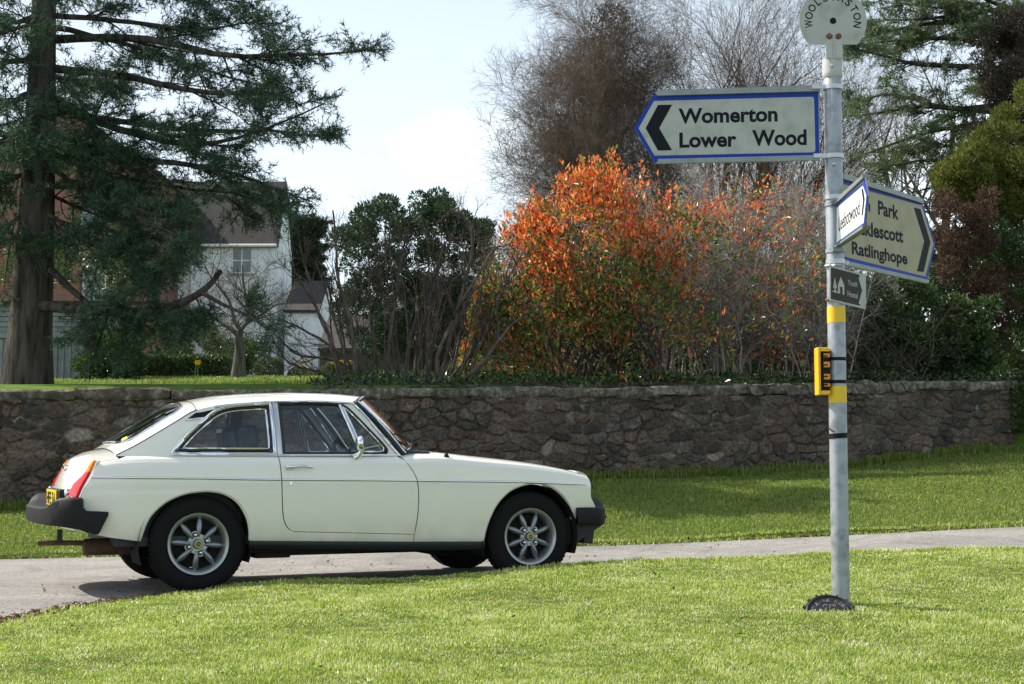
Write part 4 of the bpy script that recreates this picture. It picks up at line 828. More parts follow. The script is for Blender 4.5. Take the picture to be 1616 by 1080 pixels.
# ---- wheels
def wheel(u, sg, rot):
    w = empty('wheel', (0, 0, 0)); w.parent = CAR; w.location = (u, -sg * .62, .31)
    Rt = .309; m = MB(); pr = [(.196, .066), (.205, .079), (.232, .086), (.262, .085), (.285, .076), (.297, .066), (Rt - .002, .056)]
    for y in np.linspace(.05, -.05, 12): pr.append((Rt if (int((y + .05) * 220) % 4) else Rt - .006, y))
    pr += [(Rt - .002, -.056), (.297, -.066), (.262, -.085), (.21, -.08), (.196, -.066)]; m.lathe(pr, 72, 'y')
    for k in range(64):                                  # tread blocks at the shoulder
        a = 2 * math.pi * k / 64; r0 = Rt - .004; c, s_ = math.cos(a), math.sin(a)
        for y0, y1 in ((.045, .064), (-.064, -.045)):
            Mx = Matrix.Rotation(-a, 4, 'Y') @ Matrix.Translation((r0, 0, 0)); m.box(-.014, .003, y0, y1, -.0085, .0085, M=Mx)
    m.v = [(x, -sg * y, z) for x, y, z in m.v]; m.build('tyre', M['tyre'], w, smooth=40)
    m = MB(); m.lathe([(.197, .070), (.199, .082), (.194, .088), (.184, .086), (.176, .076), (.166, .055), (.160, .02), (.158, -.07), (.165, -.072)], 56, 'y'); m.v = [(x, -sg * y, z) for x, y, z in m.v]; rim = m.build('rim', M['alloy_rim'], w, smooth=50)
    m = MB(); m.lathe([(.001, .01), (.15, .0), (.155, -.05)], 40, 'y'); m.lathe([(.1, .012), (.12, .014), (.125, .0)], 30, 'y'); m.v = [(x, -sg * y, z) for x, y, z in m.v]; m.build('brake_disc', M['under'], w, smooth=40)
    m = MB()
    for k in range(8):                                   # eight plump spokes
        a = R(rot) + 2 * math.pi * k / 8; d = Vector((math.cos(a), 0, math.sin(a))); sd = Vector((-math.sin(a), 0, math.cos(a))); nx_ = 14; nr = 12; V = []
        for i in range(nx_ + 1):
            f = i / nx_; r_ = .045 + f * .125; hw = .0225 * math.sin(math.pi * min(1, .12 + f * .84)) ** .6 * (.72 + .4 * f); hh = .024 * math.sin(math.pi * min(1, .12 + f * .80)) ** .6; y0 = .052 - .012 * f
            for j in range(nr):
                an = 2 * math.pi * j / nr; p = d * r_ + sd * (hw * math.cos(an)) + Vector((0, y0 + hh * math.sin(an), 0)); V.append(p)
        m.add(V, [(i * nr + j, i * nr + (j + 1) % nr, (i + 1) * nr + (j + 1) % nr, (i + 1) * nr + j) for i in range(nx_) for j in range(nr)])
    m.v = [(x, -sg * y, z) for x, y, z in m.v]; m.build('spokes', M['alloy'], rim, smooth=60)
    m = MB(); hub = []
    for k in range(96):
        a = 2 * math.pi * k / 96; hub.append(((.074 + .010 * math.cos(4 * (a - R(rot) - R(22.5)))) * math.cos(a), (.074 + .010 * math.cos(4 * (a - R(rot) - R(22.5)))) * math.sin(a)))
    m.prism(hub, .03, .058, lambda a, b, d: (a, -sg * d, b)); m.build('hub_plate', M['alloy_rim'], rim)
    for k in range(4):
        a = R(rot) + R(22.5) + math.pi / 2 * k; m = MB(); m.lathe([(.012, .056), (.012, .072), (.008, .080), (.001, .082)], 6 if 0 else 10, 'y', (.060 * math.cos(a), 0, .060 * math.sin(a))); m.lathe([(.017, .0585), (.017, .0605), (.012, .061)], 12, 'y', (.060 * math.cos(a), 0, .060 * math.sin(a)), 1)
        m.v = [(x, -sg * y, z) for x, y, z in m.v]; m.build('wheel_nut', [M['chrome'], M['ink']], w, smooth=40)
    m = MB(); m.lathe([(.032, .055), (.032, .078), (.027, .086), (.001, .087)], 28, 'y'); m.v = [(x, -sg * y, z) for x, y, z in m.v]; hc = m.build('hub_cap', M['alloy'], w, smooth=40)
    m = MB(); y = .0885; oc = lambda r_: [(r_ * math.cos(R(22.5 + 45 * i)), r_ * math.sin(R(22.5 + 45 * i))) for i in range(8)]
    m.prism(oc(.0215), .086, y - .001, lambda a, b, d: (a, -sg * d, b), 1)
    o1, o2 = oc(.0215), oc(.0175)
    for i in range(8):
        j = (i + 1) % 8; m.prism([o1[i], o1[j], o2[j], o2[i]], y - .001, y, lambda a, b, d: (a, -sg * d, b))
    for seg in ([(-.010, -.009), (-.010, .009), (-.006, .0), (-.002, .009), (-.002, -.009)], [(.011, .006), (.006, .009), (.002, .0), (.006, -.009), (.011, -.006), (.011, 0), (.007, 0)]):
        m.tube([(a, -sg * (y + .0005), b) for a, b in seg], .0016, 5)
    m.build('emblem', [M['brass'], M['ink']], hc)
    return w
wheel(0.0, 1, -5); wheel(2.311, 1, 22.5); wheel(0.0, -1, 10); wheel(2.311, -1, 5)
# ---- cabin
m = MB(); m.box(-.5, 1.55, -.64, .64, .30, .36); m.box(-.5, .30, -.60, .60, .36, .66); m.box(.05, .28, -.58, .58, .60, .80); m.box(.6, 1.5, -.10, .10, .36, .52); m.build('cabin_floor', M['trim_dark'], CAR)
m = MB(); m.prism([(1.22, .82), (1.26, .90), (1.36, .915), (1.60, .90), (1.60, .70), (1.24, .68)], -.62, .62, lambda a, b, d: (a, d, b)); m.build('dashboard', M['trim_dark'], CAR, bevel=.015)
for v in (.35, -.35):
    m = MB(); m.box(.52, 1.0, -v - .23, -v + .23, .42, .58); st = m.build('seat', M['seat_blue'], CAR, bevel=.04)
    m = MB(); Mx = Matrix.Translation((.50, -v, .55)) @ Matrix.Rotation(R(-14), 4, 'Y'); m.box(-.07, .06, -.23, .23, 0, .38, M=Mx); m.build('backrest', M['seat_blue'], st, bevel=.04)
    m = MB(); Mx = Matrix.Translation((.415, -v, .905)) @ Matrix.Rotation(R(-8), 4, 'Y'); m.box(-.045, .045, -.125, .125, .01, .17, M=Mx); hr = m.build('headrest', M['seat_blue'], st, bevel=.035)
m = MB(); c = Vector((1.10, -.35, .80)); tl_ = R(-62)
ringp = [c + Vector((math.sin(tl_) * .19 * math.sin(a) * -1, .19 * math.cos(a), math.cos(tl_ + math.pi / 2 + 0) * 0 + .165 * math.sin(a))) for a in np.linspace(0, 2 * math.pi, 36, endpoint=False)]
ringp = [c + Vector((-.09 * math.sin(a), .19 * math.cos(a), .167 * math.sin(a))) for a in np.linspace(0, 2 * math.pi, 36, endpoint=False)]
m.tube(ringp, .013, 8, closed=True); m.tube([c, c + Vector((.25, 0, -.08))], .02, 8)
for a in (0.2, math.pi - .2, -math.pi / 2): m.tube([c, c + Vector((-.09 * math.sin(a), .19 * math.cos(a), .167 * math.sin(a)))], .009, 6)
m.build('steering_wheel', M['trim_dark'], CAR, smooth=50)
m = MB(); m.tube([(1.17, 0, 1.235), (1.165, 0, 1.19)], .006, 6); m.box(1.15, 1.165, -.10, .10, 1.13, 1.18); m.build('rear_view_mirror', M['trim_dark'], CAR, bevel=.006)
def headlining(a, s): p = TOP(.0 + (uf(s) - .03) * a, s * .97); p[..., 2] -= .028; return p
grid_surf('headlining', headlining, 20, 31, pbr('headlining', (.30, .30, .29), .9), CAR)
for sg in (1, -1):
    m = MB(); V = []
    for w in np.linspace(.88, 1.215, 6):
        for uu, dv in ((.485, -.022), (.565, -.022), (.565, -.05), (.485, -.05)):
            g = GS(uu, w)[0]; V.append(L3((g[0], g[1] + dv, g[2]), sg))
    m.add(V, [(i * 4 + j, i * 4 + (j + 1) % 4, (i + 1) * 4 + (j + 1) % 4, (i + 1) * 4 + j) for i in range(5) for j in range(4)]); m.build('inner_post', M['trim_dark'], CAR)
    a = GS(np.linspace(.50, .46, 6), np.linspace(1.18, .60, 6)); m = MB()
    m.tube([L3((x[0], x[1] - .075, x[2]), sg) for x in a], .012, 4); m.build('seat_belt', M['ink'], CAR)
# ---------------------------------------------------------------- signpost on the near lawn
YP = 8.15; PX = 1.745; PR = .0475
M['galv'] = pbr('galvanised_pole', (.34, .365, .39), .42, .35, var=(16, (.19, .21, .225), .45, .7), rvar=(14, .3, .6), bump=(40, .08, .004))
M['white_paint_old'] = pbr('old_white_paint', (.46, .47, .44), .6, var=(22, (.42, .40, .33), .52, .75))
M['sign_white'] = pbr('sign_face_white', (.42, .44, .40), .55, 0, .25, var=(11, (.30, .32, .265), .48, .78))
M['sign_sunlit'] = pbr('sunlit_sign_face', (.78, .79, .77), .4)  # sunlit version of the white sign face, sun brightness put into the colour
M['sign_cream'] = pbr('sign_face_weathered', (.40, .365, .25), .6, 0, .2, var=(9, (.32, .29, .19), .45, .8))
M['sign_blue'] = pbr('sign_blue', (.010, .045, .34), .5, 0, .2)
M['sign_black'] = pbr('sign_black', (.010, .012, .018), .6, 0, .12)
M['alu'] = pbr('aluminium_rail', (.27, .295, .285), .5, .35, var=(10, (.20, .23, .22), .45, .7))
M['rusty'] = pbr('rusty_bolt', (.12, .05, .025), .9, var=(60, (.25, .11, .05), .4, .6))
M['steel'] = pbr('steel_clip', (.5, .51, .52), .4, .7)
M['band'] = pbr('yellow_tape', (.80, .52, .015), .5, var=(30, (.62, .36, .02), .6, .75))
M['orange'] = pbr('orange_plastic', (.80, .24, .012), .45)
M['yellow_plastic'] = pbr('yellow_plastic', (.85, .45, .012), .4)
M['brown_sign'] = pbr('brown_sign_face', (.035, .030, .021), .6, 0, .12)
POST = empty('signpost', (PX, YP, float(ground_z(PX, YP)) - .05)); tag(POST, 'grey metal village signpost with direction arms, round name disc and yellow tape bands', 'signpost')
PO = np.array(POST.location[:]); bpy.context.view_layer.update()
class Plane:
    def __init__(s, P0, P1):
        s.P0 = np.array(P0, float); d = np.array(P1, float) - s.P0; d[2] = 0; s.d = d / np.linalg.norm(d); s.n = np.array([s.d[1], -s.d[0], 0])
        if s.n @ (np.array([0, 0, EYE]) - s.P0) < 0: s.n = -s.n
    def px(s, x, y):
        r = at(x, y, 1.0) - np.array([0, 0, EYE]); c = np.array([0, 0, EYE]); t = ((s.P0 - c) @ s.n) / (r @ s.n); p = c + r * t - s.P0; return (p @ s.d, p[2])
    def to(s, a, b, dep): return s.P0 + s.d * a + np.array([0, 0, b]) + s.n * dep - PO
def ccw(poly, pl):
    a = sum(poly[i][0] * poly[(i + 1) % len(poly)][1] - poly[(i + 1) % len(poly)][0] * poly[i][1] for i in range(len(poly)))
    return poly if a > 0 else poly[::-1]
def layer(pl, poly, d0, d1, name, mat, parent, bevel=0):
    import bmesh
    m = MB(); m.prism(ccw(poly, pl), d0, d1, pl.to); o = m.build(name, mat, parent)
    bm = bmesh.new(); bm.from_mesh(o.data); bmesh.ops.recalc_face_normals(bm, faces=bm.faces); bm.to_mesh(o.data); bm.free(); return o
def rounded(poly, r, which=None, n=5):
    out = []; k = len(poly)
    for i in range(k):
        p = np.array(poly[i]); a = np.array(poly[i - 1]) - p; b = np.array(poly[(i + 1) % k]) - p
        if which is not None and i not in which: out.append(tuple(p)); continue
        a = a / np.linalg.norm(a) * r; b = b / np.linalg.norm(b) * r
        for j in range(n + 1):
            f = j / n; out.append(tuple((p + a) * (1 - f) ** 2 + 2 * p * f * (1 - f) + (p + b) * f * f))
    return out
# pole
zt = at(1314, 64, YP)[2] - PO[2]
m = MB(); m.lathe([(PR, -.2), (PR, zt - .19), (PR - .002, zt - .185), (.001, zt - .184)], 32, 'z'); m.build('pole', M['galv'], POST, smooth=40)
zpx = lambda y: at(1318, y, YP)[2] - PO[2]
for a, b in ((485, 510), (610, 636)):
    m = MB(); m.lathe([(PR, zpx(b)), (PR + .0012, zpx(b)), (PR + .0012, zpx(a)), (PR, zpx(a))], 32, 'z'); m.build('yellow_band', M['band'], POST, smooth=40)
for a, b in ((684, 692),):
    m = MB(); m.lathe([(PR, zpx(b)), (PR + .002, zpx(b) ), (PR + .002, zpx(a)), (PR, zpx(a))], 32, 'z'); m.v = [(x, y, z + .06 * x) for x, y, z in m.v]
    m.tube([(-.03, -PR, zpx(682)), (-PR - .004, -.02, zpx(677)), (-PR - .002, .01, zpx(675))], .003, 5); m.build('black_tie', M['ink'], POST, smooth=40)
# collar and head bracket under the disc
m = MB(); m.lathe([(PR + .001, zpx(124)), (PR + .006, zpx(122)), (PR + .007, zpx(116)), (PR + .006, zpx(95)), (PR + .002, zpx(94)), (.001, zpx(93.5))], 32, 'z'); m.build('collar', M['white_paint_old'], POST, smooth=40)
m = MB(); m.box(-.046, -.006, -.055, -.043, zpx(97), zpx(56)); m.box(.004, .046, -.055, -.043, zpx(97), zpx(56)); m.box(-.006, .004, -.060, -.040, zpx(97), zpx(57)); m.build('head_bracket', M['white_paint_old'], POST, bevel=.003)
for x, y in ((-.026, 62), (.024, 62)):
    m = MB(); m.lathe([(.016, -.056), (.0165, -.060), (.010, -.067), (.001, -.068)], 12, 'y', (x, 0, zpx(y))); m.build('rusty_bolt', M['rusty'], POST, smooth=40)
for y in (108, 262):
    m = MB(); m.lathe([(.010, -PR - .004), (.010, -PR - .013), (.006, -PR - .016), (.001, -PR - .016)], 10, 'y', (-.012, 0, zpx(y))); m.build('bolt', M['steel'], POST, smooth=40)
# disc with the village name
dp = Plane(at(1314, 34, YP - .045), at(1330, 34, YP - .045)); RD = 53.0 / 1.0 * (at(1315, 34, YP)[0] - at(1314, 34, YP)[0])
cut = -37.5 / 53 * RD; th0 = math.asin(cut / RD); arc = [(RD * math.cos(t), RD * math.sin(t)) for t in np.linspace(th0, math.pi - th0, 60)]
disc = layer(dp, arc, .004, .010, 'name_disc', M['sign_white'], POST)
layer(dp, [(.0175 * math.cos(t), .0175 * math.sin(t)) for t in np.linspace(0, 2 * math.pi, 24, endpoint=False)], .0102, .0118, 'centre_dot', M['sign_black'], disc)
m = MB(); word = 'WOOLSTASTON'; wid = {'W': 1.15, 'O': 1.05, 'L': .62, 'S': .72, 'T': .8, 'A': .92, 'N': .88}; hh = 11.8 / 53 * RD; r0 = 32.5 / 53 * RD
for i, ch in enumerate(word):
    an = R(187 - i * (196 / 10)); w = hh * wid[ch] * .92; c, s_ = math.cos(an), math.sin(an)
    def fn(a, b, d, c=c, s_=s_): x = b * c + a * s_; z = b * s_ - a * c; return dp.to(x, z, .0102 + d)
    text_mb(ch, (-w / 2, w / 2, r0, r0 + hh), fn, .012, m, .0012)
m.build('lettering', M['sign_black'], disc)
# --- the four arms. zoom coordinates of the measured crops: (x, y) -> photo pixels
z1 = lambda x, y: (980 + x / 4.489, 120 + y / 4.489)
z2 = lambda x, y: (1280 + x / 4.154, 240 + y / 4.154)
def poly(pl, zf, pts): return [pl.px(*zf(x, y)) for x, y in pts]
def tfit(pl, zf, x0, x1, base0, base1, top0):
    a0, b0 = pl.px(*zf(x0, base0)); a1, b1 = pl.px(*zf(x1, base1)); _, t = pl.px(*zf(x0, top0)); return a0, a1, b0, b1, t - b0
def sign_text(txt, pl, fit, dep, weight=.03):
    """letters in the sign's own plane, baseline b0->b1; descenders hang below"""
    a0, a1, b0, b1, cap = fit; m = MB(); desc = any(c in txt for c in 'gpqyj'); lo = -.30 * cap if desc else -.02 * cap; hi = cap * (1.03 if any(c in txt for c in 'bdklh') else 1.0)
    sl = (b1 - b0) / (a1 - a0)
    return text_mb(txt, (a0, a1, lo, hi), lambda a, b, d: pl.to(a, b0 + b + (a - a0) * sl, dep + d), weight, m, .0006)
# Womerton / Lower Wood
Yr = YP; pl = Plane(at(1293, 200, Yr), at(1033, 200, Yr * 1.0128))
arm = layer(pl, poly(pl, z1, [(92, 372), (240, 120), (255, 112), (1408, 74), (1408, 600), (262, 624), (242, 622)]), -.006, .0, 'arm_sign', M['alu'], POST); tag(arm, 'left pointing arm with two place names')
layer(pl, poly(pl, z1, [(92, 372), (240, 120), (258, 145), (1396, 117), (1404, 562), (262, 592), (243, 622)]), .0003, .0025, 'blue_border', M['sign_blue'], arm)
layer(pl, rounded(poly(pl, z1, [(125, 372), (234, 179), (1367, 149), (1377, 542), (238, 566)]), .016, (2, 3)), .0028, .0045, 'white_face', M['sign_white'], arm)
layer(pl, poly(pl, z1, [(175, 372), (262, 208), (362, 205), (271, 372), (361, 528), (262, 530)]), .0048, .006, 'chevron', M['sign_black'], arm)
for tx, a in (('Womerton', (408, 1109, 340, 323, 233)), ('Lower', (414, 819, 510, 502, 403)), ('Wood', (930, 1315, 497, 491, 389))):
    sign_text(tx, pl, tfit(pl, z1, *a), .0048).build('lettering', M['sign_black'], arm)
for a in ([(255, 110), (1412, 70), (1396, 114), (257, 146)], [(262, 594), (1405, 566), (1408, 602), (264, 626)]):
    layer(pl, poly(pl, z1, a), .0, .022, 'rail', M['alu'], arm)
for y in (85, 572):
    q = z1(1490, y); zc = at(q[0], q[1], YP)[2] - PO[2]; m = MB(); m.lathe([(PR + .001, zc - .012), (PR + .006, zc - .012), (PR + .006, zc + .012), (PR + .001, zc + .012)], 28, 'z'); m.box(-.115, -.03, -.03, -.018, zc - .011, zc + .011); m.build('clip', M['steel'], arm, smooth=40)
# Park / Picklescott / Ratlinghope
p0 = at(1331, 300, YP + .06); p1 = at(1455, 300, (YP + .06) * 1.103); pl = Plane(p0, p1)
arm = layer(pl, poly(pl, z2, [(190, 142), (716, 314), (724, 320), (811, 605), (756, 846), (750, 862), (228, 746), (190, 736)]), -.006, .0, 'arm_sign', M['alu'], POST); tag(arm, 'right pointing arm with three place names')
layer(pl, poly(pl, z2, [(192, 182), (718, 340), (724, 320), (811, 605), (756, 842), (195, 708)]), .0003, .0025, 'blue_border', M['sign_blue'], arm)
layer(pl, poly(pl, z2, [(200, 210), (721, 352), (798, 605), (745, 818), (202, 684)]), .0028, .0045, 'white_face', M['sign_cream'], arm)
layer(pl, poly(pl, z2, [(668, 365), (710, 375), (777, 592), (731, 788), (690, 782), (737, 586)]), .0048, .006, 'chevron', M['sign_black'], arm)
for tx, a in (('n', (352, 382, 382, 392, 326)), ('Park', (434, 569, 410, 447, 320)), ('Picklescott', (254, 599, 530, 597, 438)), ('Ratlinghope', (262, 626, 672, 742, 588))):
    sign_text(tx, pl, tfit(pl, z2, *a), .0048).build('lettering', M['sign_black'], arm)
for a in ([(190, 140), (716, 312), (720, 340), (190, 178)], [(192, 712), (754, 842), (750, 863), (192, 738)]):
    layer(pl, poly(pl, z2, a), .0, .02, 'rail', M['alu'], arm)
for y in (300, 722):
    q = z2(155, y); zc = at(q[0], q[1], YP)[2] - PO[2]; m = MB(); m.lathe([(PR + .001, zc - .012), (PR + .005, zc - .012), (PR + .005, zc + .012), (PR + .001, zc + .012)], 28, 'z'); m.box(.02, .08, .03, .042, zc - .011, zc + .011); m.build('clip', M['steel'], arm, smooth=40)
# Leebotwood, pointing towards the camera
p0 = at(1320, 350, YP - .055); p1 = at(1365, 320, (YP - .055) * .915); pl = Plane(p0, p1)
arm = layer(pl, poly(pl, z2, [(166, 318), (350, 160), (356, 175), (373, 288), (353, 502), (168, 622)]), -.006, .0, 'arm_sign', M['alu'], POST); tag(arm, 'sunlit arm pointing towards the viewer')
layer(pl, poly(pl, z2, [(169, 348), (346, 203), (352, 172), (373, 288), (354, 478), (172, 612)]), .0003, .0025, 'blue_border', M['sign_blue'], arm)
layer(pl, poly(pl, z2, [(173, 368), (344, 222), (367, 290), (350, 465), (175, 592)]), .0028, .0045, 'white_face', M['sign_sunlit'], arm)
layer(pl, poly(pl, z2, [(338, 248), (347, 238), (358, 310), (346, 412), (338, 418), (348, 318)]), .0048, .006, 'chevron', M['sign_black'], arm)
sign_text('Leebotwood', pl, tfit(pl, z2, 188, 325, 520, 408, 428), .0048, .005).build('lettering', M['sign_black'], arm)
for a in ([(166, 316), (352, 148), (352, 172), (168, 346)], [(172, 612), (354, 480), (352, 503), (170, 624)]):
    layer(pl, poly(pl, z2, a), -.024, .012, 'rail', M['alu'], arm)
for y in (345, 650):
    q = z2(150, y); zc = at(q[0], q[1], YP)[2] - PO[2]; m = MB(); m.lathe([(PR + .001, zc - .011), (PR + .005, zc - .011), (PR + .005, zc + .011), (PR + .001, zc + .011)], 28, 'z'); m.box(-.03, .03, -PR - .03, -PR, zc - .011, zc + .011); m.build('clip', M['galv'], arm, smooth=40)
# Youth Hostel
p0 = at(1310, 450, YP - .20); p1 = at(1366.7, 450, (YP - .20) * 1.054); pl = Plane(p0, p1)
arm = layer(pl, poly(pl, z2, [(125, 745), (360, 806), (360, 1032), (125, 975)]), -.005, .0, 'hostel_sign', M['sign_white'], POST)
layer(pl, poly(pl, z2, [(131, 758), (312, 804), (345, 910), (318, 1008), (131, 963)]), .0003, .002, 'brown_face', M['brown_sign'], arm)
layer(pl, poly(pl, z2, [(306, 822), (322, 826), (347, 910), (325, 1000), (308, 996), (331, 908)]), .0022, .0035, 'chevron', M['sign_white'], arm)
for nm, a in (('house_symbol', [(172, 868), (192, 820), (214, 878), (214, 938), (203, 936), (203, 888), (186, 884), (186, 930), (172, 926)]), ('tree_symbol', [(140, 890), (152, 822), (167, 894), (158, 893), (158, 912), (172, 916), (172, 926), (138, 918), (138, 910), (149, 910), (149, 891)])):
    layer(pl, poly(pl, z2, a), .0022, .0035, nm, M['sign_white'], arm)
for tx, a in (('Youth', (238, 300, 872, 886, 838)), ('Hostel', (236, 302, 945, 962, 910))):
    sign_text(tx, pl, tfit(pl, z2, *a), .0022, .01).build('lettering', M['sign_white'], arm)
for y in (750, 972):
    q = z2(105, y); zc = at(q[0], q[1], YP)[2] - PO[2]; m = MB(); m.tube([(-PR - .008, -.01, zc), (-PR + .01, -.05, zc)], .008, 8); m.tube([(-PR - .004, -.02, zc), (-.02, -PR - .012, zc), (.03, -PR - .004, zc)], .004, 6); m.build('clip', M['steel'] if y < 800 else M['rusty'], arm, smooth=40)
# yellow bracket tied to the pole
BR = empty('strapped_bracket', at(1300, 624, YP)); tag(BR, 'yellow and orange plastic bracket strapped to the side of the signpost with black ties', 'bracket')
bo = np.array(BR.location[:]); X = lambda px: at(px, 587, YP)[0] - bo[0]; Zb = lambda y: at(1300, y, YP)[2] - bo[2]
m = MB(); m.box(X(1288.2), X(1292.5), -.05, .05, Zb(624), Zb(549)); m.box(X(1292.5), X(1307), -.05, .05, Zb(556), Zb(549.6)); m.box(X(1292.5), X(1307), -.05, .05, Zb(623.4), Zb(617)); m.build('frame', M['yellow_plastic'], BR, bevel=.004)
m = MB(); m.box(X(1293), X(1306), -.045, .045, Zb(616), Zb(557)); m.build('body', M['ink'], BR)
for a, b in ((559, 565), (572, 581), (591, 600), (606, 611)):
    m = MB(); m.box(X(1297), X(1307), -.051, -.046, Zb(b), Zb(a)); m.build('orange_block', M['orange'], BR, bevel=.002)
m = MB()
for y in (563, 577, 595, 608): m.box(X(1294.5), X(1296.2), -.0515, -.0455, Zb(y + 5), Zb(y - 5)); m.box(X(1296.4), X(1303), -.0535, -.0505, Zb(y + 1), Zb(y - 1))
m.build('clips', M['ink'], BR)
for y in (567, 603):
    m = MB(); zc = Zb(y); cx = PX - bo[0]; th = np.linspace(-2.6, 2.6, 24) - math.pi / 2 * 0
    ring = [(cx + (PR + .002) * math.cos(t), YP - bo[1] + (PR + .002) * math.sin(t)) for t in np.linspace(math.pi * .78, math.pi * 2.9, 30)]
    for (x0, y0), (x1_, y1_) in zip(ring[:-1], ring[1:]): m.add([(x0, y0, zc - .009), (x1_, y1_, zc - .009), (x1_, y1_, zc + .009), (x0, y0, zc + .009)], [(0, 1, 2, 3)])
    m.tube([(X(1302), -.03, zc), (cx - PR * .7, -PR * .75, zc + .004)], .008, 6); m.build('cable_tie', M['ink'], BR)
# cast plate leaning at the foot of the pole
bp = at(1311, 956, 7.86); bz = float(ground_z(bp[0], bp[1])); KP = empty('keep_off_plate', (bp[0], bp[1], bz - .012)); tag(KP, 'black cast iron keep off plate half sunk in the grass below the signpost', 'ground sign')
M['cast'] = pbr('black_cast_iron', (.014, .015, .018), .55, .2, bump=(70, .4, .006))
tl_ = R(42)
def kp(a, b, d): return (a, b * math.cos(tl_) * 1.0 - d * math.sin(tl_), b * math.sin(tl_) + d * math.cos(tl_))
rim = []
for i in range(96):
    t = 2 * math.pi * i / 96; r_ = .134 + (.012 if i % 6 in (0,) else (-.002)); rim.append((r_ * math.cos(t), r_ * math.sin(t)))
m = MB(); m.prism(rim, -.018, .0, kp); m.lathe([(.114, .0), (.121, .008), (.128, .0)], 48, 'z'); k = len(rim) * 2; m.v = m.v[:k] + [kp(x, y, z) for x, y, z in m.v[k:]]; m.build('plate', M['cast'], KP, smooth=30)
m = MB()
wt = 'PLEASE KEEP'
for i, ch in enumerate(wt):
    if ch == ' ': continue
    an = R(158 - i * 13.6); c, s_ = math.cos(an), math.sin(an)
    text_mb(ch, (-.0085, .0085,   .082, .102), lambda a, b, d, c=c, s_=s_: kp(b * c + a * s_, b * s_ - a * c, .0005 + d), .01, m, .0015)
text_mb('OFF', (-.034, .034, .040, .064), lambda a, b, d: kp(a, b, .0005 + d), .01, m, .0015)
m.build('lettering', pbr('worn_white_paint', (.22, .23, .23), .7, var=(40, (.03, .03, .035), .42, .58)), KP)
# ---------------------------------------------------------------- trees, shrubs, hedges
def tube_arrays(Pth, Rad, k):
    B, n, _ = Pth.shape; T = np.gradient(Pth, axis=1); T /= np.linalg.norm(T, axis=2, keepdims=True) + 1e-9
    ref = np.where(np.abs(T[..., 2:3]) < .9, np.array([0, 0, 1.0]), np.array([1.0, 0, 0])); N = np.cross(T, ref); N /= np.linalg.norm(N, axis=2, keepdims=True) + 1e-9; Bn = np.cross(T, N)
    a = np.arange(k) / k * 2 * math.pi; V = Pth[:, :, None] + (N[:, :, None] * np.cos(a)[:, None] + Bn[:, :, None] * np.sin(a)[:, None]) * Rad[:, :, None, None]
    i = np.arange(B * n * k).reshape(B, n, k); j = np.roll(i, -1, 2); F = np.stack([i[:, :-1], j[:, :-1], j[:, 1:], i[:, 1:]], -1).reshape(-1, 4); return V.reshape(-1, 3), F
def tube_mesh(name, groups, mat, parent, org):
    Vs, Fs, b = [], [], 0
    for Pth, Rad, k in groups:
        V, F = tube_arrays(Pth - org, Rad, k); Vs.append(V); Fs.append(F + b); b += len(V)
    return np_mesh(name, np.concatenate(Vs), [np.concatenate(Fs)], mat, parent, smooth=True)
def unit(v): return v / (np.linalg.norm(v, axis=-1, keepdims=True) + 1e-9)
def grow(rng, base, d, ln, n, jit, trop, r0, taper=.3):
    """paths from base along d, bending; trop is added to the heading at every step"""
    B = len(base); P_ = np.empty((B, n, 3)); P_[:, 0] = base; d = unit(d); ln = np.broadcast_to(ln, (B,))
    for i in range(1, n):
        P_[:, i] = P_[:, i - 1] + d * (ln / (n - 1))[:, None]; d = unit(d + rng.normal(0, jit, (B, 3)) + np.asarray(trop))
    f = np.linspace(1, taper, n); return P_, np.broadcast_to(r0, (B,))[:, None] * f[None]
def branch(rng, P_, R_, nc, ln, ang, n, jit, trop, smin=.2, smax=1.0, rr=.55, flat=0.0, taper=.3, minr=.0, tip=.55):
    B, m, _ = P_.shape; idx = np.repeat(np.arange(B), nc); s = rng.uniform(smin, smax, len(idx)); x = s * (m - 1); i = np.clip(x.astype(int), 0, m - 2); f = (x - i)[:, None]
    base = P_[idx, i] * (1 - f) + P_[idx, i + 1] * f; T = unit(P_[idx, i + 1] - P_[idx, i]); rd = rng.normal(size=base.shape); rd[:, 2] *= (1 - flat); pp = unit(rd - T * (rd * T).sum(1, keepdims=True))
    a = np.radians(ang) * rng.uniform(.6, 1.3, len(idx)); d = T * np.cos(a)[:, None] + pp * np.sin(a)[:, None]
    L_ = ln * rng.uniform(.55, 1.25, len(idx)) * (1.2 - tip * s); r = np.maximum((R_[idx, i] * (1 - f[:, 0]) + R_[idx, i + 1] * f[:, 0]) * rr, minr)
    return grow(rng, base, d, L_, n, jit, trop, r, taper)
def leaf_arrays(rng, C, D, U, ln, wd, fold=.25, kind='leaf'):
    """C centres, D axis, U up hint; a kite (leaf) or a thin triangle (needle)"""
    D = unit(D); S_ = unit(np.cross(D, U)); Nn = np.cross(S_, D); ln = np.asarray(ln)[:, None] if np.ndim(ln) else ln; wd = np.asarray(wd)[:, None] if np.ndim(wd) else wd
    if kind == 'needle':
        V = np.stack([C - S_ * wd * .5, C + S_ * wd * .5, C + D * ln], 1); n = len(C); return V.reshape(-1, 3), np.arange(3 * n).reshape(n, 3)
    V = np.stack([C, C + D * ln * .45 + S_ * wd * .5 + Nn * wd * fold, C + D * ln, C + D * ln * .45 - S_ * wd * .5 + Nn * wd * fold], 1); n = len(C)
    return V.reshape(-1, 3), np.arange(4 * n).reshape(n, 4)
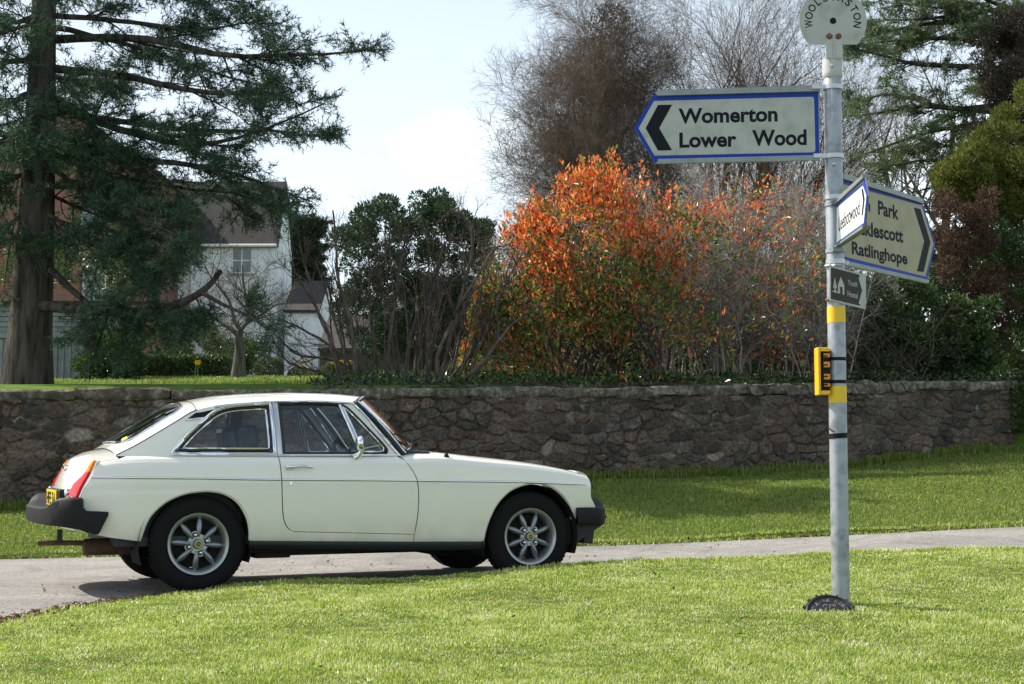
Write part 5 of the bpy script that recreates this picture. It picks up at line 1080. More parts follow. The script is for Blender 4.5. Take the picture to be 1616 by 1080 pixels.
def leaves_mesh(name, arrs, mat, parent, org):
    Vs, Fs, b = [], [], 0
    for V, F in arrs: Vs.append(V - org); Fs.append(F + b); b += len(V)
    k = set(f.shape[1] for f in Fs)
    return np_mesh(name, np.concatenate(Vs), [np.concatenate([f for f in Fs if f.shape[1] == q]) for q in k], mat, parent, smooth=False)
def needles(rng, P_, per, ln, wd, spread=.9, up=.1):
    """needle tufts all along the twigs"""
    B, m, _ = P_.shape; idx = np.repeat(np.arange(B), per); x = rng.uniform(0, m - 1.001, len(idx)); i = x.astype(int); f = (x - i)[:, None]; C = P_[idx, i] * (1 - f) + P_[idx, i + 1] * f; T = unit(P_[idx, i + 1] - P_[idx, i])
    rd = unit(rng.normal(size=C.shape)); D = T * .55 + rd * spread + np.array([0, 0, up]); return leaf_arrays(rng, C, D, rng.normal(size=C.shape), ln * rng.uniform(.6, 1.3, len(C)), wd, kind='needle')
GRP_T = None
M['cedar_bark'] = bark_mat('conifer_bark', (.016, .013, .011), (.10, .085, .072), 11, (1, 1, .16), 1.0)
M['twig_brown'] = bark_mat('brown_twigs', (.07, .055, .045), (.14, .115, .095), 20)
M['twig_grey'] = bark_mat('grey_twigs', (.23, .205, .185), (.38, .345, .31), 20)
M['stem'] = bark_mat('shrub_stems', (.05, .04, .032), (.145, .118, .096), 18, (1, 1, .4))
M['cedar_leaf'] = leaf_mat('conifer_needles', [(0, (.020, .055, .038)), (.5, (.042, .090, .056)), (.85, (.085, .135, .068)), (1, (.15, .19, .08))], .34, .5, .3, patch=(.8, .6))
M['cedar_blue'] = leaf_mat('blue_green_needles', [(0, (.045, .085, .05)), (.5, (.09, .135, .07)), (1, (.18, .20, .085))], .34, .5, .3, patch=(.5, .6))
M['red_leaf'] = leaf_mat('young_red_leaves', [(0, (.26, .035, .03)), (.25, (.56, .11, .05)), (.6, (.72, .23, .085)), (.88, (.74, .36, .15)), (1, (.60, .44, .16))], .5, .34, .55)
M['green_leaf'] = leaf_mat('glossy_green_leaves', [(0, (.035, .065, .018)), (.45, (.10, .15, .034)), (.85, (.21, .26, .055)), (1, (.42, .16, .05))], .45, .32, .6)
M['laurel_leaf'] = leaf_mat('dark_evergreen_leaves', [(0, (.016, .040, .012)), (.6, (.04, .08, .02)), (1, (.11, .15, .04))], .25, .28, .55)
M['gold_leaf'] = leaf_mat('golden_conifer_sprays', [(0, (.042, .068, .015)), (.5, (.10, .125, .027)), (1, (.22, .21, .048))], .25, .6, .2, patch=(1.0, .5))
M['bronze_leaf'] = leaf_mat('bronze_conifer_sprays', [(0, (.045, .030, .024)), (.5, (.08, .052, .038)), (1, (.15, .085, .05))], .2, .6, .2, patch=(2.0, .5))
M['dusky_leaf'] = leaf_mat('dusky_conifer_sprays', [(0, (.022, .022, .018)), (.6, (.05, .042, .032)), (1, (.095, .072, .05))], .18, .6, .2, patch=(1.5, .5))
M['yew_leaf'] = leaf_mat('yew_sprays', [(0, (.014, .036, .020)), (.6, (.034, .064, .030)), (1, (.075, .105, .045))], .22, .55, .3, patch=(.6, .4))
M['ivy_leaf'] = leaf_mat('brownish_ivy', [(0, (.055, .042, .026)), (.6, (.10, .076, .046)), (1, (.16, .12, .075))], .2, .45, .3)
M['sage_leaf'] = leaf_mat('grey_green_leaves', [(0, (.06, .085, .04)), (1, (.16, .18, .09))], .25, .6, .2)
def base_at(px, Y): p = at(px, 600, Y); return np.array([p[0], Y, float(ground_z(p[0], Y)) - .05])
# --- the great conifer at the left, with flat tiers of branches
def pxlimb(pts, Y0, Y1):
    p = np.array([at(x, y, 1.0) - [0, 0, EYE] for x, y in pts]); Y = np.linspace(Y0, Y1, len(pts)); q = p * Y[:, None] + [0, 0, EYE]; k = np.linspace(0, len(pts) - 1, 12); c = np.array(roundp(q, 6)); kk = np.linspace(0, len(c) - 1, 12); return np.stack([np.interp(kk, np.arange(len(c)), c[:, i]) for i in range(3)], 1)
def big_conifer(name, label, px, Y, limbs, leafm, seed, trunk_r, height, needle, tw, lens, nb=(13, 7), wd=.011, ne=14, tilt=0.0, taper=1.0):
    """limbs: list of (12-point line, radius at the trunk)"""
    rng = np.random.default_rng(seed); b = base_at(px, Y); root = empty(name, b); tag(root, label, 'tree')
    zz = np.linspace(0, height, 16); tp = np.stack([b[0] + .05 * np.sin(zz * .5) + zz * tilt, b[1] + .05 * np.cos(zz * .7), b[2] + zz], 1)[None]; tr = (trunk_r * np.maximum(1 - zz / height * taper, .05) + trunk_r * .22 * np.exp(-zz * 2.2))[None]
    A = np.array([l for l, _ in limbs]) + np.cumsum(rng.normal(0, .012, (len(limbs), 12, 3)), 1); RA = np.array([r * .72 * (1 - .88 * np.linspace(0, 1, 12)) for _, r in limbs])
    B_, RB = branch(rng, A, RA, nb[0], lens[0], 55, 7, .07, (0, 0, -.004), .12, .97, .42, flat=.92, minr=.008, tip=.92)
    C_, RC = branch(rng, B_, RB, nb[1], lens[1], 48, 5, .09, (0, 0, -.03), .1, 1.0, .5, flat=.85, minr=.0045)
    D_, RD = branch(rng, C_, RC, tw, lens[2], 46, 4, .13, (0, 0, -.09), .05, 1.0, .6, flat=.5, minr=.0025)
    E_, RE = branch(rng, A, RA, ne, lens[2] * 1.4, 55, 4, .12, (0, 0, -.06), .35, 1.0, .2, flat=.6, minr=.002)
    tube_mesh('trunk', [(tp, tr, 18)], M['cedar_bark'], root, b); tube_mesh('limbs', [(A, RA, 8), (B_, RB, 5), (C_, RC, 4)], M['cedar_bark'], root, b)
    leaves_mesh('foliage', [needles(rng, D_, 14, needle, wd, .8, .12), needles(rng, C_, 16, needle, wd, .8, .15), needles(rng, E_, 20, needle, wd), needles(rng, A[:, 6:], 40, needle, wd)], leafm, root, b)
    return root
zc = lambda y, Y: at(100, y, Y)[2]
def ring_limbs(rng, cx, cy, zs, ln, r, n, droop=0.0):
    out = []
    for z in zs:
        for k in range(n):
            a = 2 * math.pi * k / n + rng.uniform(-.4, .4) + z; l = ln * rng.uniform(.75, 1.15); s = np.linspace(0, 1, 12); out.append((np.stack([cx + math.cos(a) * s * l, cy + math.sin(a) * s * l, z + (droop * s + .05 * s * s) * l], 1), r))
    return out
Lb = []
for y1, pts, r in [(19.0, [(75, 25), (200, 35), (320, 45), (415, 28)], .06), (18.2, [(85, 62), (220, 60), (360, 92), (480, 90), (580, 84)], .085), (20.6, [(85, 45), (200, 75), (330, 120), (440, 150)], .06), (17.8, [(80, 110), (200, 125), (310, 150), (420, 150), (472, 172)], .08), (18.6, [(75, 150), (180, 205), (290, 235), (390, 222), (515, 170)], .085), (20.4, [(75, 175), (200, 190), (320, 205), (440, 208), (500, 220)], .07), (18.5, [(72, 215), (180, 245), (300, 262), (400, 285), (488, 318)], .08), (19.8, [(72, 240), (170, 275), (280, 290), (370, 300), (425, 330)], .065), (18.0, [(70, 255), (150, 310), (230, 345), (312, 388)], .06), (20.2, [(70, 290), (150, 300), (230, 330), (290, 335)], .05), (19.2, [(80, -30), (200, -25), (330, -5), (400, 10)], .06),
                   (19, [(50, 90), (0, 100), (-90, 105)], .07), (18.6, [(45, 150), (0, 165), (-90, 180)], .07), (19.2, [(45, 215), (0, 230), (-90, 250)], .07), (19.6, [(40, 270), (0, 290), (-60, 300)], .05), (18.2, [(68, 330), (130, 375), (195, 400), (245, 430)], .05), (18.8, [(72, 200), (140, 240), (215, 275)], .05), (18.6, [(45, 330), (0, 360), (-60, 385)], .05), (18.8, [(66, 340), (120, 375), (180, 400), (245, 430)], .045), (20.2, [(66, 300), (120, 330), (180, 350)], .045), (19.4, [(50, 30), (-10, 35), (-100, 30)], .06), (17.6, [(62, 168), (48, 188), (28, 215)], .05), (18.2, [(60, 30), (30, 45), (-10, 60)], .05), (21.5, [(70, 120), (110, 130), (160, 140)], .06), (21.5, [(65, 220), (110, 235), (170, 260)], .06)]:
    Lb.append((pxlimb(pts, 19.5, y1), r))
Lb += ring_limbs(np.random.default_rng(4), -6.1, 19.5, [7.6], 3.0, .06, 5, -.04) + ring_limbs(np.random.default_rng(5), -6.1, 19.5, [8.5, 9.3, 10.0], 1.5, .04, 4, -.04)
big_conifer('conifer_tree', 'great dark blue green conifer with flat tiers of branches rising left behind the wall', 40, 19.5, Lb, M['cedar_leaf'], 11, .285, 10.3, .078, 5, (.92, .40, .20), (14, 7), wd=.011, tilt=.022, taper=.95)
# its long bare low limb with hanging foliage belongs to the same tree
def low_limb():
    root = bpy.data.objects['conifer_tree']; org = np.array(root.location[:]); rng = np.random.default_rng(8)
    pts = [at(x, y, Y) for x, y, Y in [(62, 482, 19.4), (120, 488, 19.1), (180, 492, 18.8), (240, 491, 18.5), (290, 476, 18.3), (325, 455, 18.2), (348, 428, 18.1)]]; q = roundp([(p[0], p[2]) for p in pts], 4); yy = np.interp(np.linspace(0, 1, len(q)), np.linspace(0, 1, 7), [p[1] for p in pts])
    A = np.array([[(a, y, c) for (a, c), y in zip(q, yy)]]); RA = np.linspace(.078, .03, len(q))[None]
    pts2 = [at(x, y, Y) for x, y, Y in [(80, 425, 19.3), (110, 455, 19.1), (140, 480, 18.9), (170, 490, 18.7)]]; A2 = np.array([pts2]); RA2 = np.linspace(.05, .03, 4)[None]
    pts3 = [at(x, y, Y) for x, y, Y in [(318, 462, 18.2), (350, 480, 18.1), (395, 500, 18.0), (425, 522, 17.95)]]; A3 = np.array([pts3]); RA3 = np.linspace(.03, .012, 4)[None]
    B_, RB = branch(rng, A[:, 4:-6], RA[:, 4:-6], 17, .70, 75, 7, .10, (0, 0, -.07), .0, 1.0, .3, minr=.008); B_[:, :, 2] = np.minimum(B_[:, :, 2], B_[:, :1, 2] + .05)
    B3, RB3 = branch(rng, A3, RA3, 2, .25, 60, 7, .1, (0, 0, -.03), .0, 1, .3, minr=.006)
    B_ = np.concatenate([B_, B3]); RB = np.concatenate([RB, RB3])
    C_, RC = branch(rng, B_, RB, 9, .36, 55, 5, .12, (0, 0, -.06), .1, 1.0, .5, minr=.005); D_, RD = branch(rng, C_, RC, 6, .2, 48, 4, .16, (0, 0, -.1), .05, 1, .6, minr=.0025)
    tube_mesh('low_limb', [(A, RA, 10), (A2, RA2, 8), (A3, RA3, 6), (B_, RB, 5), (C_, RC, 4)], M['cedar_bark'], root, org)
    leaves_mesh('hanging_foliage', [needles(rng, D_, 16, .07, .011), needles(rng, C_, 14, .07, .011)], M['cedar_leaf'], root, org)
low_limb()
# --- the second conifer, at the right
Lb = []
for y1, pts, r in [(35.0, [(1640, 5), (1540, 18), (1450, 28), (1375, 35)], .10), (36.5, [(1640, 45), (1500, 35), (1420, 45), (1370, 58), (1330, 70)], .11), (35.5, [(1640, 80), (1520, 62), (1430, 60), (1370, 64)], .10), (34.5, [(1640, 112), (1530, 106), (1440, 100), (1385, 86), (1335, 78)], .12), (35.2, [(1640, 150), (1530, 172), (1440, 168), (1370, 180), (1328, 184)], .12), (37.2, [(1640, 180), (1500, 175), (1410, 152), (1350, 166)], .10), (35, [(1620, 185), (1520, 200), (1450, 215), (1380, 240), (1335, 264)], .09), (36.6, [(1640, 242), (1540, 225), (1470, 230), (1400, 236)], .09), (35.4, [(1620, 278), (1520, 258), (1440, 255), (1365, 270)], .09), (36, [(1640, 262), (1560, 290), (1500, 288), (1440, 302)], .11), (36, [(1640, -30), (1520, -15), (1420, -5), (1380, 5)], .1), (33, [(1640, 30), (1580, 40), (1520, 50)], .1), (33, [(1640, 120), (1590, 130), (1545, 150)], .1), (33.5, [(1640, 200), (1590, 205), (1540, 215)], .1)]:
    Lb.append((pxlimb(pts, 36, y1), r))
c0 = base_at(1650, 36.0)
Lb += ring_limbs(np.random.default_rng(6), c0[0], c0[1], [11.5, 13.5, 15.5], 4.5, .1, 6, -.02) + [q for q in ring_limbs(np.random.default_rng(7), c0[0], c0[1], [5.5, 7.5, 9.5], 4.2, .1, 5, -.05) if q[0][-1, 0] > c0[0]]
big_conifer('conifer_tree', 'lighter green spreading conifer with level branches behind the signpost at right', 1650, 36, Lb, M['cedar_blue'], 23, .42, 17.5, .11, 4, (.95, .5, .28), (12, 6), wd=.019)
# small one beside the white house
c0 = base_at(464, 76); Lb = ring_limbs(np.random.default_rng(9), c0[0], c0[1], list(np.linspace(8.6, 12.6, 8)), 1.35, .05, 5, -.02)
big_conifer('conifer_tree', 'small dark conifer rising behind the right gable of the white house', 464, 76, Lb, M['yew_leaf'], 29, .14, 8.4, .2, 3, (.9, .5, .36), (8, 5), wd=.045)

# --- bare deciduous trees
def bare_tree(name, label, b, seed, trunk, levels, mat, r0, tuft=None, n0=8, trop0=(0, 0, .1), crown_mat=None):
    rng = np.random.default_rng(seed); root = empty(name, b); tag(root, label, 'tree')
    d0 = np.array([t[0] for t in trunk], float); l0 = np.array([t[1] for t in trunk]); P_, R_ = grow(rng, np.tile(b, (len(trunk), 1)), d0, l0, n0, .07, trop0, r0, .35); gs = [(P_, R_, 10)]; tw = []
    for i, (nc, ln, ang, n, jit, trop, smin, rr, k) in enumerate(levels):
        P_, R_ = branch(rng, P_, R_, nc, ln, ang, n, jit, trop, smin, 1.0, rr, minr=.0035); (gs if i < 2 else tw).append((P_, R_, k))
    tube_mesh('trunk', gs, mat, root, b); tube_mesh('crown', tw, crown_mat or mat, root, b); return root, tw
b = base_at(375, 27.0)
bare_tree('apple_tree', 'small gnarled bare tree on the garden lawn before the white house', b, 41, [((.12, 0, 1), .95)], [(6, 1.9, 50, 9, .22, (0, 0, .05), .75, .7, 7), (7, 1.0, 52, 7, .25, (0, 0, .04), .2, .5, 5), (6, .55, 50, 6, .25, (0, 0, .10), .15, .45, 4), (4, .32, 45, 4, .22, (0, 0, .12), .1, .5, 3)], bark_mat('lichen_bark', (.06, .052, .042), (.16, .145, .115), 16), .15)
b = base_at(1130, 47.0)
M['twig_far'] = bark_mat('pale_brown_twigs', (.105, .076, .056), (.20, .152, .118), 12)
bare_tree('bare_tree', 'tall spreading bare tree with many ascending limbs behind the top signpost arm', b, 43, [((.05, .1, 1), 9), ((.4, 0, 1), 8.5), ((.8, .1, 1), 7.5), ((-.05, -.1, 1), 9.0), ((.22, -.1, 1), 9), ((.6, .2, 1), 8)], [(11, 5.0, 36, 8, .10, (0, 0, .07), .15, .42, 7), (10, 2.9, 38, 7, .12, (0, 0, .06), .12, .45, 5), (7, 1.6, 38, 5, .14, (0, 0, .06), .1, .5, 3), (5, .9, 36, 4, .15, (0, 0, .05), .1, .6, 3)], M['twig_far'], .17)
b = base_at(960, 42.0)
rt, tw = bare_tree('bare_tree', 'dense dark twiggy domed tree with ivy rising behind the red leaved shrub', b, 47, [((0, 0, 1), 10.6), ((-.05, 0, 1), 8.6), ((.10, 0, 1), 9.0), ((.04, -.1, 1), 9.6), ((-.10, .1, 1), 7.2)], [(30, 2.6, 58, 7, .12, (0, 0, .05), .05, .35, 6), (11, 1.6, 48, 6, .15, (0, 0, .05), .1, .5, 4), (8, .95, 45, 5, .17, (0, 0, .06), .1, .5, 3), (6, .55, 45, 4, .18, (0, 0, .05), .1, .6, 3)], M['twig_far'], .055)
rng = np.random.default_rng(48); pts = []
n = 15000; h = rng.uniform(0, 1, n) ** 1.05; rr_ = (2.0 * np.sqrt(np.clip(1 - (h * 1.0) ** 2.6, 0, 1)) + .12) * np.sqrt(rng.uniform(.0, 1, n)) * rng.uniform(.75, 1.08, n); an = rng.uniform(0, 2 * math.pi, n)
C = np.stack([b[0] + rr_ * np.cos(an) + .1, b[1] + rr_ * np.sin(an), b[2] + .4 + h * 10.2], 1); leaves_mesh('ivy', [leaf_arrays(rng, C, rng.normal(size=C.shape) + [0, 0, .3], rng.normal(size=C.shape), .10 * rng.uniform(.5, 1.2, n), .035)], M['ivy_leaf'], rt, b)
# wide low fan of bare branches at its left foot
b = base_at(915, 40.0)
bare_tree('bare_tree', 'low wide bare tree fanning out left beyond the red leaved shrub', b, 53, [((-.8, 0, .8), 2.6), ((-.5, 0, .9), 3.3), ((-.2, 0, 1), 3.2), ((-.35, .2, 1), 3.2), ((-.7, .1, .65), 2.6)], [(8, 1.5, 44, 8, .13, (0, 0, .05), .12, .45, 6), (6, 1.0, 44, 6, .15, (0, 0, .05), .1, .5, 4), (5, .65, 42, 5, .16, (0, 0, .05), .1, .5, 3), (4, .42, 40, 4, .16, (0, 0, .04), .1, .6, 3)], M['twig_brown'], .05)
b = base_at(1480, 58.0)
bare_tree('bare_tree', 'distant pale bare tree glimpsed through the branches of the right hand conifer', b, 59, [((-.3, 0, 1), 9), ((0, 0, 1), 10), ((.3, 0, 1), 9)], [(10, 5.0, 42, 7, .12, (0, 0, .05), .1, .5, 5), (9, 2.6, 42, 6, .14, (0, 0, .05), .1, .5, 4), (9, 1.4, 40, 5, .15, (0, 0, .05), .1, .5, 3)], M['twig_brown'], .26)
# --- coppiced shrub: many straight stems from a stool
def coppice():
    rng = np.random.default_rng(61); b = base_at(632, 19.5); root = empty('coppiced_shrub', b); tag(root, 'bare coppiced shrub of many upright brown stems behind the wall', 'shrub')
    n = 34; bx = rng.uniform(-.75, .8, n); by = rng.uniform(-.3, .5, n); d = np.stack([bx * .42 + rng.normal(0, .10, n), rng.normal(0, .12, n), np.ones(n)], 1); ln = rng.uniform(1.3, 2.35, n) * (1 - .18 * np.abs(bx))
    A, RA = grow(rng, np.stack([b[0] + bx, b[1] + by, np.full(n, b[2] - .05)], 1), d, ln, 10, .055, (0, 0, .02), rng.uniform(.009, .025, n), .4)
    # named leaders
    ld = [[(565, 612), (555, 520), (535, 430), (528, 335)], [(700, 612), (690, 560), (735, 470), (770, 405), (790, 385)], [(715, 612), (760, 575), (800, 520), (835, 490)], [(640, 612), (650, 520), (690, 430), (725, 345)], [(545, 612), (520, 540), (495, 470), (470, 380)], [(690, 612), (720, 500), (745, 400), (742, 350)], [(600, 612), (585, 500), (583, 400)], [(610, 612), (622, 480), (640, 380)], [(580, 612), (540, 560), (480, 520), (440, 505)], [(700, 612), (740, 560), (790, 465), (818, 405)], [(600, 612), (530, 570), (470, 560), (435, 530)], [(560, 612), (510, 590), (460, 575), (440, 550)]]
    LP = []; LR = []
    for i, l in enumerate(ld):
        Y = 19.5 + rng.uniform(-.5, .4); p = [at(x, y, Y) for x, y in l]; q = np.array(roundp([(v[0], v[2]) for v in p], 8)); k = np.linspace(0, len(q) - 1, 14); q = np.stack([np.interp(k, np.arange(len(q)), q[:, 0]), np.interp(k, np.arange(len(q)), q[:, 1])], 1) + rng.normal(0, .008, (14, 2)); LP.append(np.stack([q[:, 0], np.full(14, Y) + np.cumsum(rng.normal(0, .03, 14)), q[:, 1]], 1)); LR.append(np.linspace(.032 if i < 8 else .022, .010, 14))
    LP, LR = np.array(LP), np.array(LR)
    B_, RB = branch(rng, A, RA, 3, .75, 26, 7, .09, (0, 0, .05), .3, 1.0, .6, minr=.005); B2, RB2 = branch(rng, LP, LR, 9, .65, 32, 7, .1, (0, 0, .05), .25, 1.0, .5, minr=.005)
    C_, RC = branch(rng, np.concatenate([B_, B2]), np.concatenate([RB, RB2]), 4, .34, 38, 5, .14, (0, 0, .06), .1, 1, .55, minr=.003); D_, RD = branch(rng, C_, RC, 3, .16, 40, 4, .15, (0, 0, .05), .1, 1, .6, minr=.0025)
    tube_mesh('stems', [(A, RA, 6), (LP, LR, 8), (B_, RB, 5), (B2, RB2, 5)], M['stem'], root, b); tube_mesh('twigs', [(C_, RC, 3), (D_, RD, 3)], M['stem'], root, b)
coppice()
# --- red tipped evergreen shrub
def red_shrub():
    rng = np.random.default_rng(71); b = base_at(960, 20.6); root = empty('red_leaved_shrub', b); tag(root, 'large rounded evergreen shrub flushed with orange red young leaves above the wall', 'shrub')
    n = 60; ang = rng.uniform(0, 2 * math.pi, n); d = np.stack([np.cos(ang) * .55 - .12, np.sin(ang) * .4, np.ones(n)], 1); A, RA = grow(rng, np.stack([b[0] + rng.uniform(-.8, .9, n), b[1] + rng.uniform(-.4, .5, n), np.full(n, b[2])], 1), d, rng.uniform(1.3, 2.2, n), 8, .07, (0, 0, .02), rng.uniform(.012, .03, n), .4)
    B_, RB = branch(rng, A, RA, 9, .75, 38, 6, .1, (0, 0, .06), .2, 1, .6, minr=.005); tube_mesh('stems', [(A, RA, 6), (B_, RB, 4)], M['stem'], root, b)
    # outline of the crown in the photograph's plane, with its own depth
    top = ip([-2.0, -1.82, -1.6, -1.3, -.77, -.45, 0, .4, .85, 1.2, 1.7, 2.2, 2.9], [.5, 1.0, 1.75, 2.25, 2.62, 2.85, 3.02, 2.85, 2.6, 2.5, 2.5, 2.4, 2.0])
    N_ = 21000; x = rng.uniform(-1.98, 2.9, N_); t = top(x) * rng.uniform(.90, 1.06, N_) + .06 * np.sin(x * 17) + .05 * np.sin(x * 31); f = rng.uniform(0, 1, N_) ** .75; z = f * t; dep = 1.15 * np.sqrt(np.clip(1 - ((x - .5) / 2.7) ** 2, .25, 1)) * np.sqrt(np.clip(1.02 - f ** 3, .03, 1)); y = rng.choice([-1, -1, -1, 1], N_) * dep * rng.uniform(.35, 1, N_) ** .5
    und = (z < .5) & (x > -.4) & (rng.uniform(size=N_) < .75); thin = (x > .5) & (rng.uniform(size=N_) < np.minimum(.30 + (x - .5) * .55, .93)); ok = ~und & ~thin; x, y, z, f = x[ok], y[ok], z[ok], f[ok]
    lump = np.sin(x * 5.1 + z * 3.3) + np.sin(y * 6.3 - z * 4.7 + x * 2.2); ok = lump + rng.normal(0, .9, len(x)) > -.55; x, y, z, f = x[ok], y[ok], z[ok], f[ok]
    C0 = np.stack([x, y, z], 1) + b
    pr = np.clip((z - 1.0) * .38 + .20 + .5 * (f - .62) - np.clip(.3 * (x - .6), 0, .22) - np.clip(.3 * (-x - .9), 0, .2) + .25 * np.sin(x * 4 + z * 3), .2, .78); red = rng.uniform(size=len(x)) < pr
    for nm, sel, mt, ln, wd, k, up in (('young_leaves', red, M['red_leaf'], .075, .028, 4, 1.3), ('old_leaves', ~red, M['green_leaf'], .082, .036, 3, .35)):
        C = np.repeat(C0[sel], k, 0) + rng.normal(0, .028, (sel.sum() * k, 3)); D = rng.normal(size=C.shape) * .6 + [0, 0, up] ; D[:, :2] += (C[:, :2] - b[:2]) * .25; leaves_mesh(nm, [leaf_arrays(rng, C, D, rng.normal(size=C.shape), ln * rng.uniform(.4, 1.45, len(C)), wd * rng.uniform(.55, 1.35, len(C)))], mt, root, b)
red_shrub()
# --- grey twiggy shrub between the red one and the signpost, with a few red sprays
def twiggy():
    rng = np.random.default_rng(77); b = base_at(1170, 21.6); root = empty('twiggy_shrub', b); tag(root, 'tall tangle of bare grey twigs with a few red sprays left of the signpost', 'shrub')
    n = 110; bx = rng.uniform(-1.3, 1.5, n); d = np.stack([bx * .12 + rng.normal(0, .16, n), rng.normal(0, .2, n), np.ones(n)], 1); A, RA = grow(rng, np.stack([b[0] + bx, b[1] + rng.uniform(-.5, .8, n), np.full(n, b[2])], 1), d, rng.uniform(1.9, 3.15, n), 9, .09, (0, 0, .01), rng.uniform(.008, .018, n), .4)
    B_, RB = branch(rng, A, RA, 12, .62, 40, 6, .16, (0, 0, .02), .12, 1, .55, minr=.0045); C_, RC = branch(rng, B_, RB, 8, .33, 48, 5, .2, (0, 0, .02), .1, 1, .6, minr=.004); D_, RD = branch(rng, C_[::2], RC[::2], 3, .16, 50, 3, .2, (0, 0, .0), .1, 1, .6, minr=.0026)
    tube_mesh('stems', [(A, RA, 5), (B_, RB, 4)], M['twig_grey'], root, b); tube_mesh('twigs', [(C_, RC, 3), (D_, RD, 3)], M['twig_grey'], root, b)
    N_ = 620; x = rng.normal(.35, .45, N_); z = rng.uniform(.3, 2.95, N_); C = np.stack([b[0] + x, b[1] + rng.uniform(-.7, .1, N_), b[2] + z], 1); C = np.repeat(C, 3, 0) + rng.normal(0, .03, (N_ * 3, 3)); r_ = rng.uniform(size=len(C)) < .55
    for nm, s_, mt in (('red_leaves', r_, M['red_leaf']), ('green_leaves', ~r_, M['green_leaf'])): leaves_mesh(nm, [leaf_arrays(rng, C[s_], rng.normal(size=C[s_].shape) + [0, 0, .7], rng.normal(size=C[s_].shape), .075 * rng.uniform(.6, 1.2, s_.sum()), .03)], mt, root, b)
twiggy()
# --- clumped evergreen masses
def clumps(name, label, cat, b, blobs, leafm, seed, ln, wd, per, group=None, kind='leaf', up=.5, stems=None, hollow=.55, part='foliage'):
    """blobs: (x,y,z,rx,ry,rz) relative to b; sprays thrown over and into every blob"""
    rng = np.random.default_rng(seed); root = empty(name, b); tag(root, label, cat, group); Cs, Ds = [], []
    for x, y, z, rx, ry, rz in blobs:
        n = int(per * (rx * ry + rx * rz + ry * rz) / 3); v = unit(rng.normal(size=(n, 3))); q = v * (hollow + (1 - hollow) * rng.uniform(0, 1, (n, 1)) ** .5) * (1 + .16 * np.sin(v[:, :1] * 7 + x * 5) * np.sin(v[:, 2:] * 6 + y * 3)) + rng.normal(0, .035, (n, 3)); Cs.append(q * [rx, ry, rz] + [x, y, z] + b); Ds.append(v * .8 + rng.normal(0, .55, (n, 3)) + [0, 0, up])
    C, D = np.concatenate(Cs), np.concatenate(Ds); k = C[:, 2] > b[2] - .05; C, D = C[k], D[k]
    leaves_mesh(part, [leaf_arrays(rng, C, D, rng.normal(size=C.shape), ln * rng.uniform(.5, 1.25, len(C)), wd * rng.uniform(.7, 1.2, len(C)), kind=kind)], leafm, root, b)
    if stems:
        n, hgt, r = stems; A, RA = grow(rng, np.tile(b, (n, 1)) + rng.uniform(-.3, .3, (n, 3)) * [1, 1, 0] * hgt * .4, rng.normal(0, .35, (n, 3)) + [0, 0, 1], hgt, 7, .08, (0, 0, .05), r, .3); B_, RB = branch(rng, A, RA, 6, hgt * .5, 45, 6, .1, (0, 0, .03), .2, 1, .5); tube_mesh('trunk', [(A, RA, 8), (B_, RB, 5)], M['stem'], root, b)
    return root
def blobset(rng, n, box, r): return [(rng.uniform(*box[0]), rng.uniform(*box[1]), rng.uniform(*box[2]), r * rng.uniform(.7, 1.3), r * rng.uniform(.7, 1.3), r * rng.uniform(.6, 1.15)) for _ in range(n)]
def pxblobs(b, l, Y0=None):
    out = []
    for px, py, Y, rpx, *fl in l:
        p = at(px, py, Y); r = rpx / 2400 * Y; out.append((p[0] - b[0], p[1] - b[1], p[2] - b[2], r, r, r * (fl[0] if fl else .85)))
    return out
# dark yew beyond the coppice
b = base_at(650, 48.0); rng = np.random.default_rng(81); L_ = []
for _ in range(175):
    x = rng.uniform(535, 770); tp = 305 + 42 * abs((x - 655) / 105) ** 1.7 + 9 * math.sin(x * .16) + 7 * math.sin(x * .07 + 1); y = tp + 12 + rng.uniform(0, 1) ** 1.5 * (230 if abs(x - 650) < 85 else 150); L_.append((x, y, 48 + rng.uniform(-1.6, 1.6), rng.uniform(8, 22), .8))
clumps('yew_tree', 'dark rounded evergreen tree with lumpy top rising behind the bare coppiced stems', 'tree', b, pxblobs(b, L_), M['yew_leaf'], 82, .14, .05, 3600, stems=(4, 4.5, .13))
# golden conifer, bronze and dusky ones under it, at the right edge
b = base_at(1600, 25.0); rng = np.random.default_rng(85); L_ = []
for _ in range(150):
    x = rng.uniform(1490, 1740); tp = 118 + max(0, (1640 - x)) * .95 + max(0, x - 1690) * .8; y = tp + 14 + rng.uniform(0, 1) * max(40, (330 if x > 1560 else 300) - tp); L_.append((x, y, 25 + rng.uniform(-.9, .5), rng.uniform(13, 26), .95))
clumps('golden_conifer', 'golden green clumpy conifer at the right edge above the bronze one', 'tree', b, pxblobs(b, L_), M['gold_leaf'], 86, .085, .022, 16000, up=.9)
b = base_at(1525, 23.6); rng = np.random.default_rng(87); L_ = [(rng.uniform(1485, 1562), rng.uniform(312, 425), 23.6 + rng.uniform(-.4, .5), rng.uniform(10, 19), .85) for _ in range(46)] + [(rng.uniform(1495, 1600), rng.uniform(420, 545), 23.7 + rng.uniform(-.3, .6), rng.uniform(14, 24)) for _ in range(26)]
clumps('bronze_conifer', 'reddish bronze clumpy conifer below the golden one right of the signs', 'tree', b, pxblobs(b, L_), M['bronze_leaf'], 88, .075, .02, 15000, up=.6)
b = base_at(1610, 24.2); rng = np.random.default_rng(89); L_ = [(rng.uniform(1555, 1720), rng.uniform(350, 600), 24.4 + rng.uniform(-.5, .8), rng.uniform(16, 34)) for _ in range(60)]
clumps('dark_conifer', 'shaded blue green conifer low at the right edge under the golden one', 'tree', b, pxblobs(b, L_), M['laurel_leaf'], 90, .085, .022, 11000)
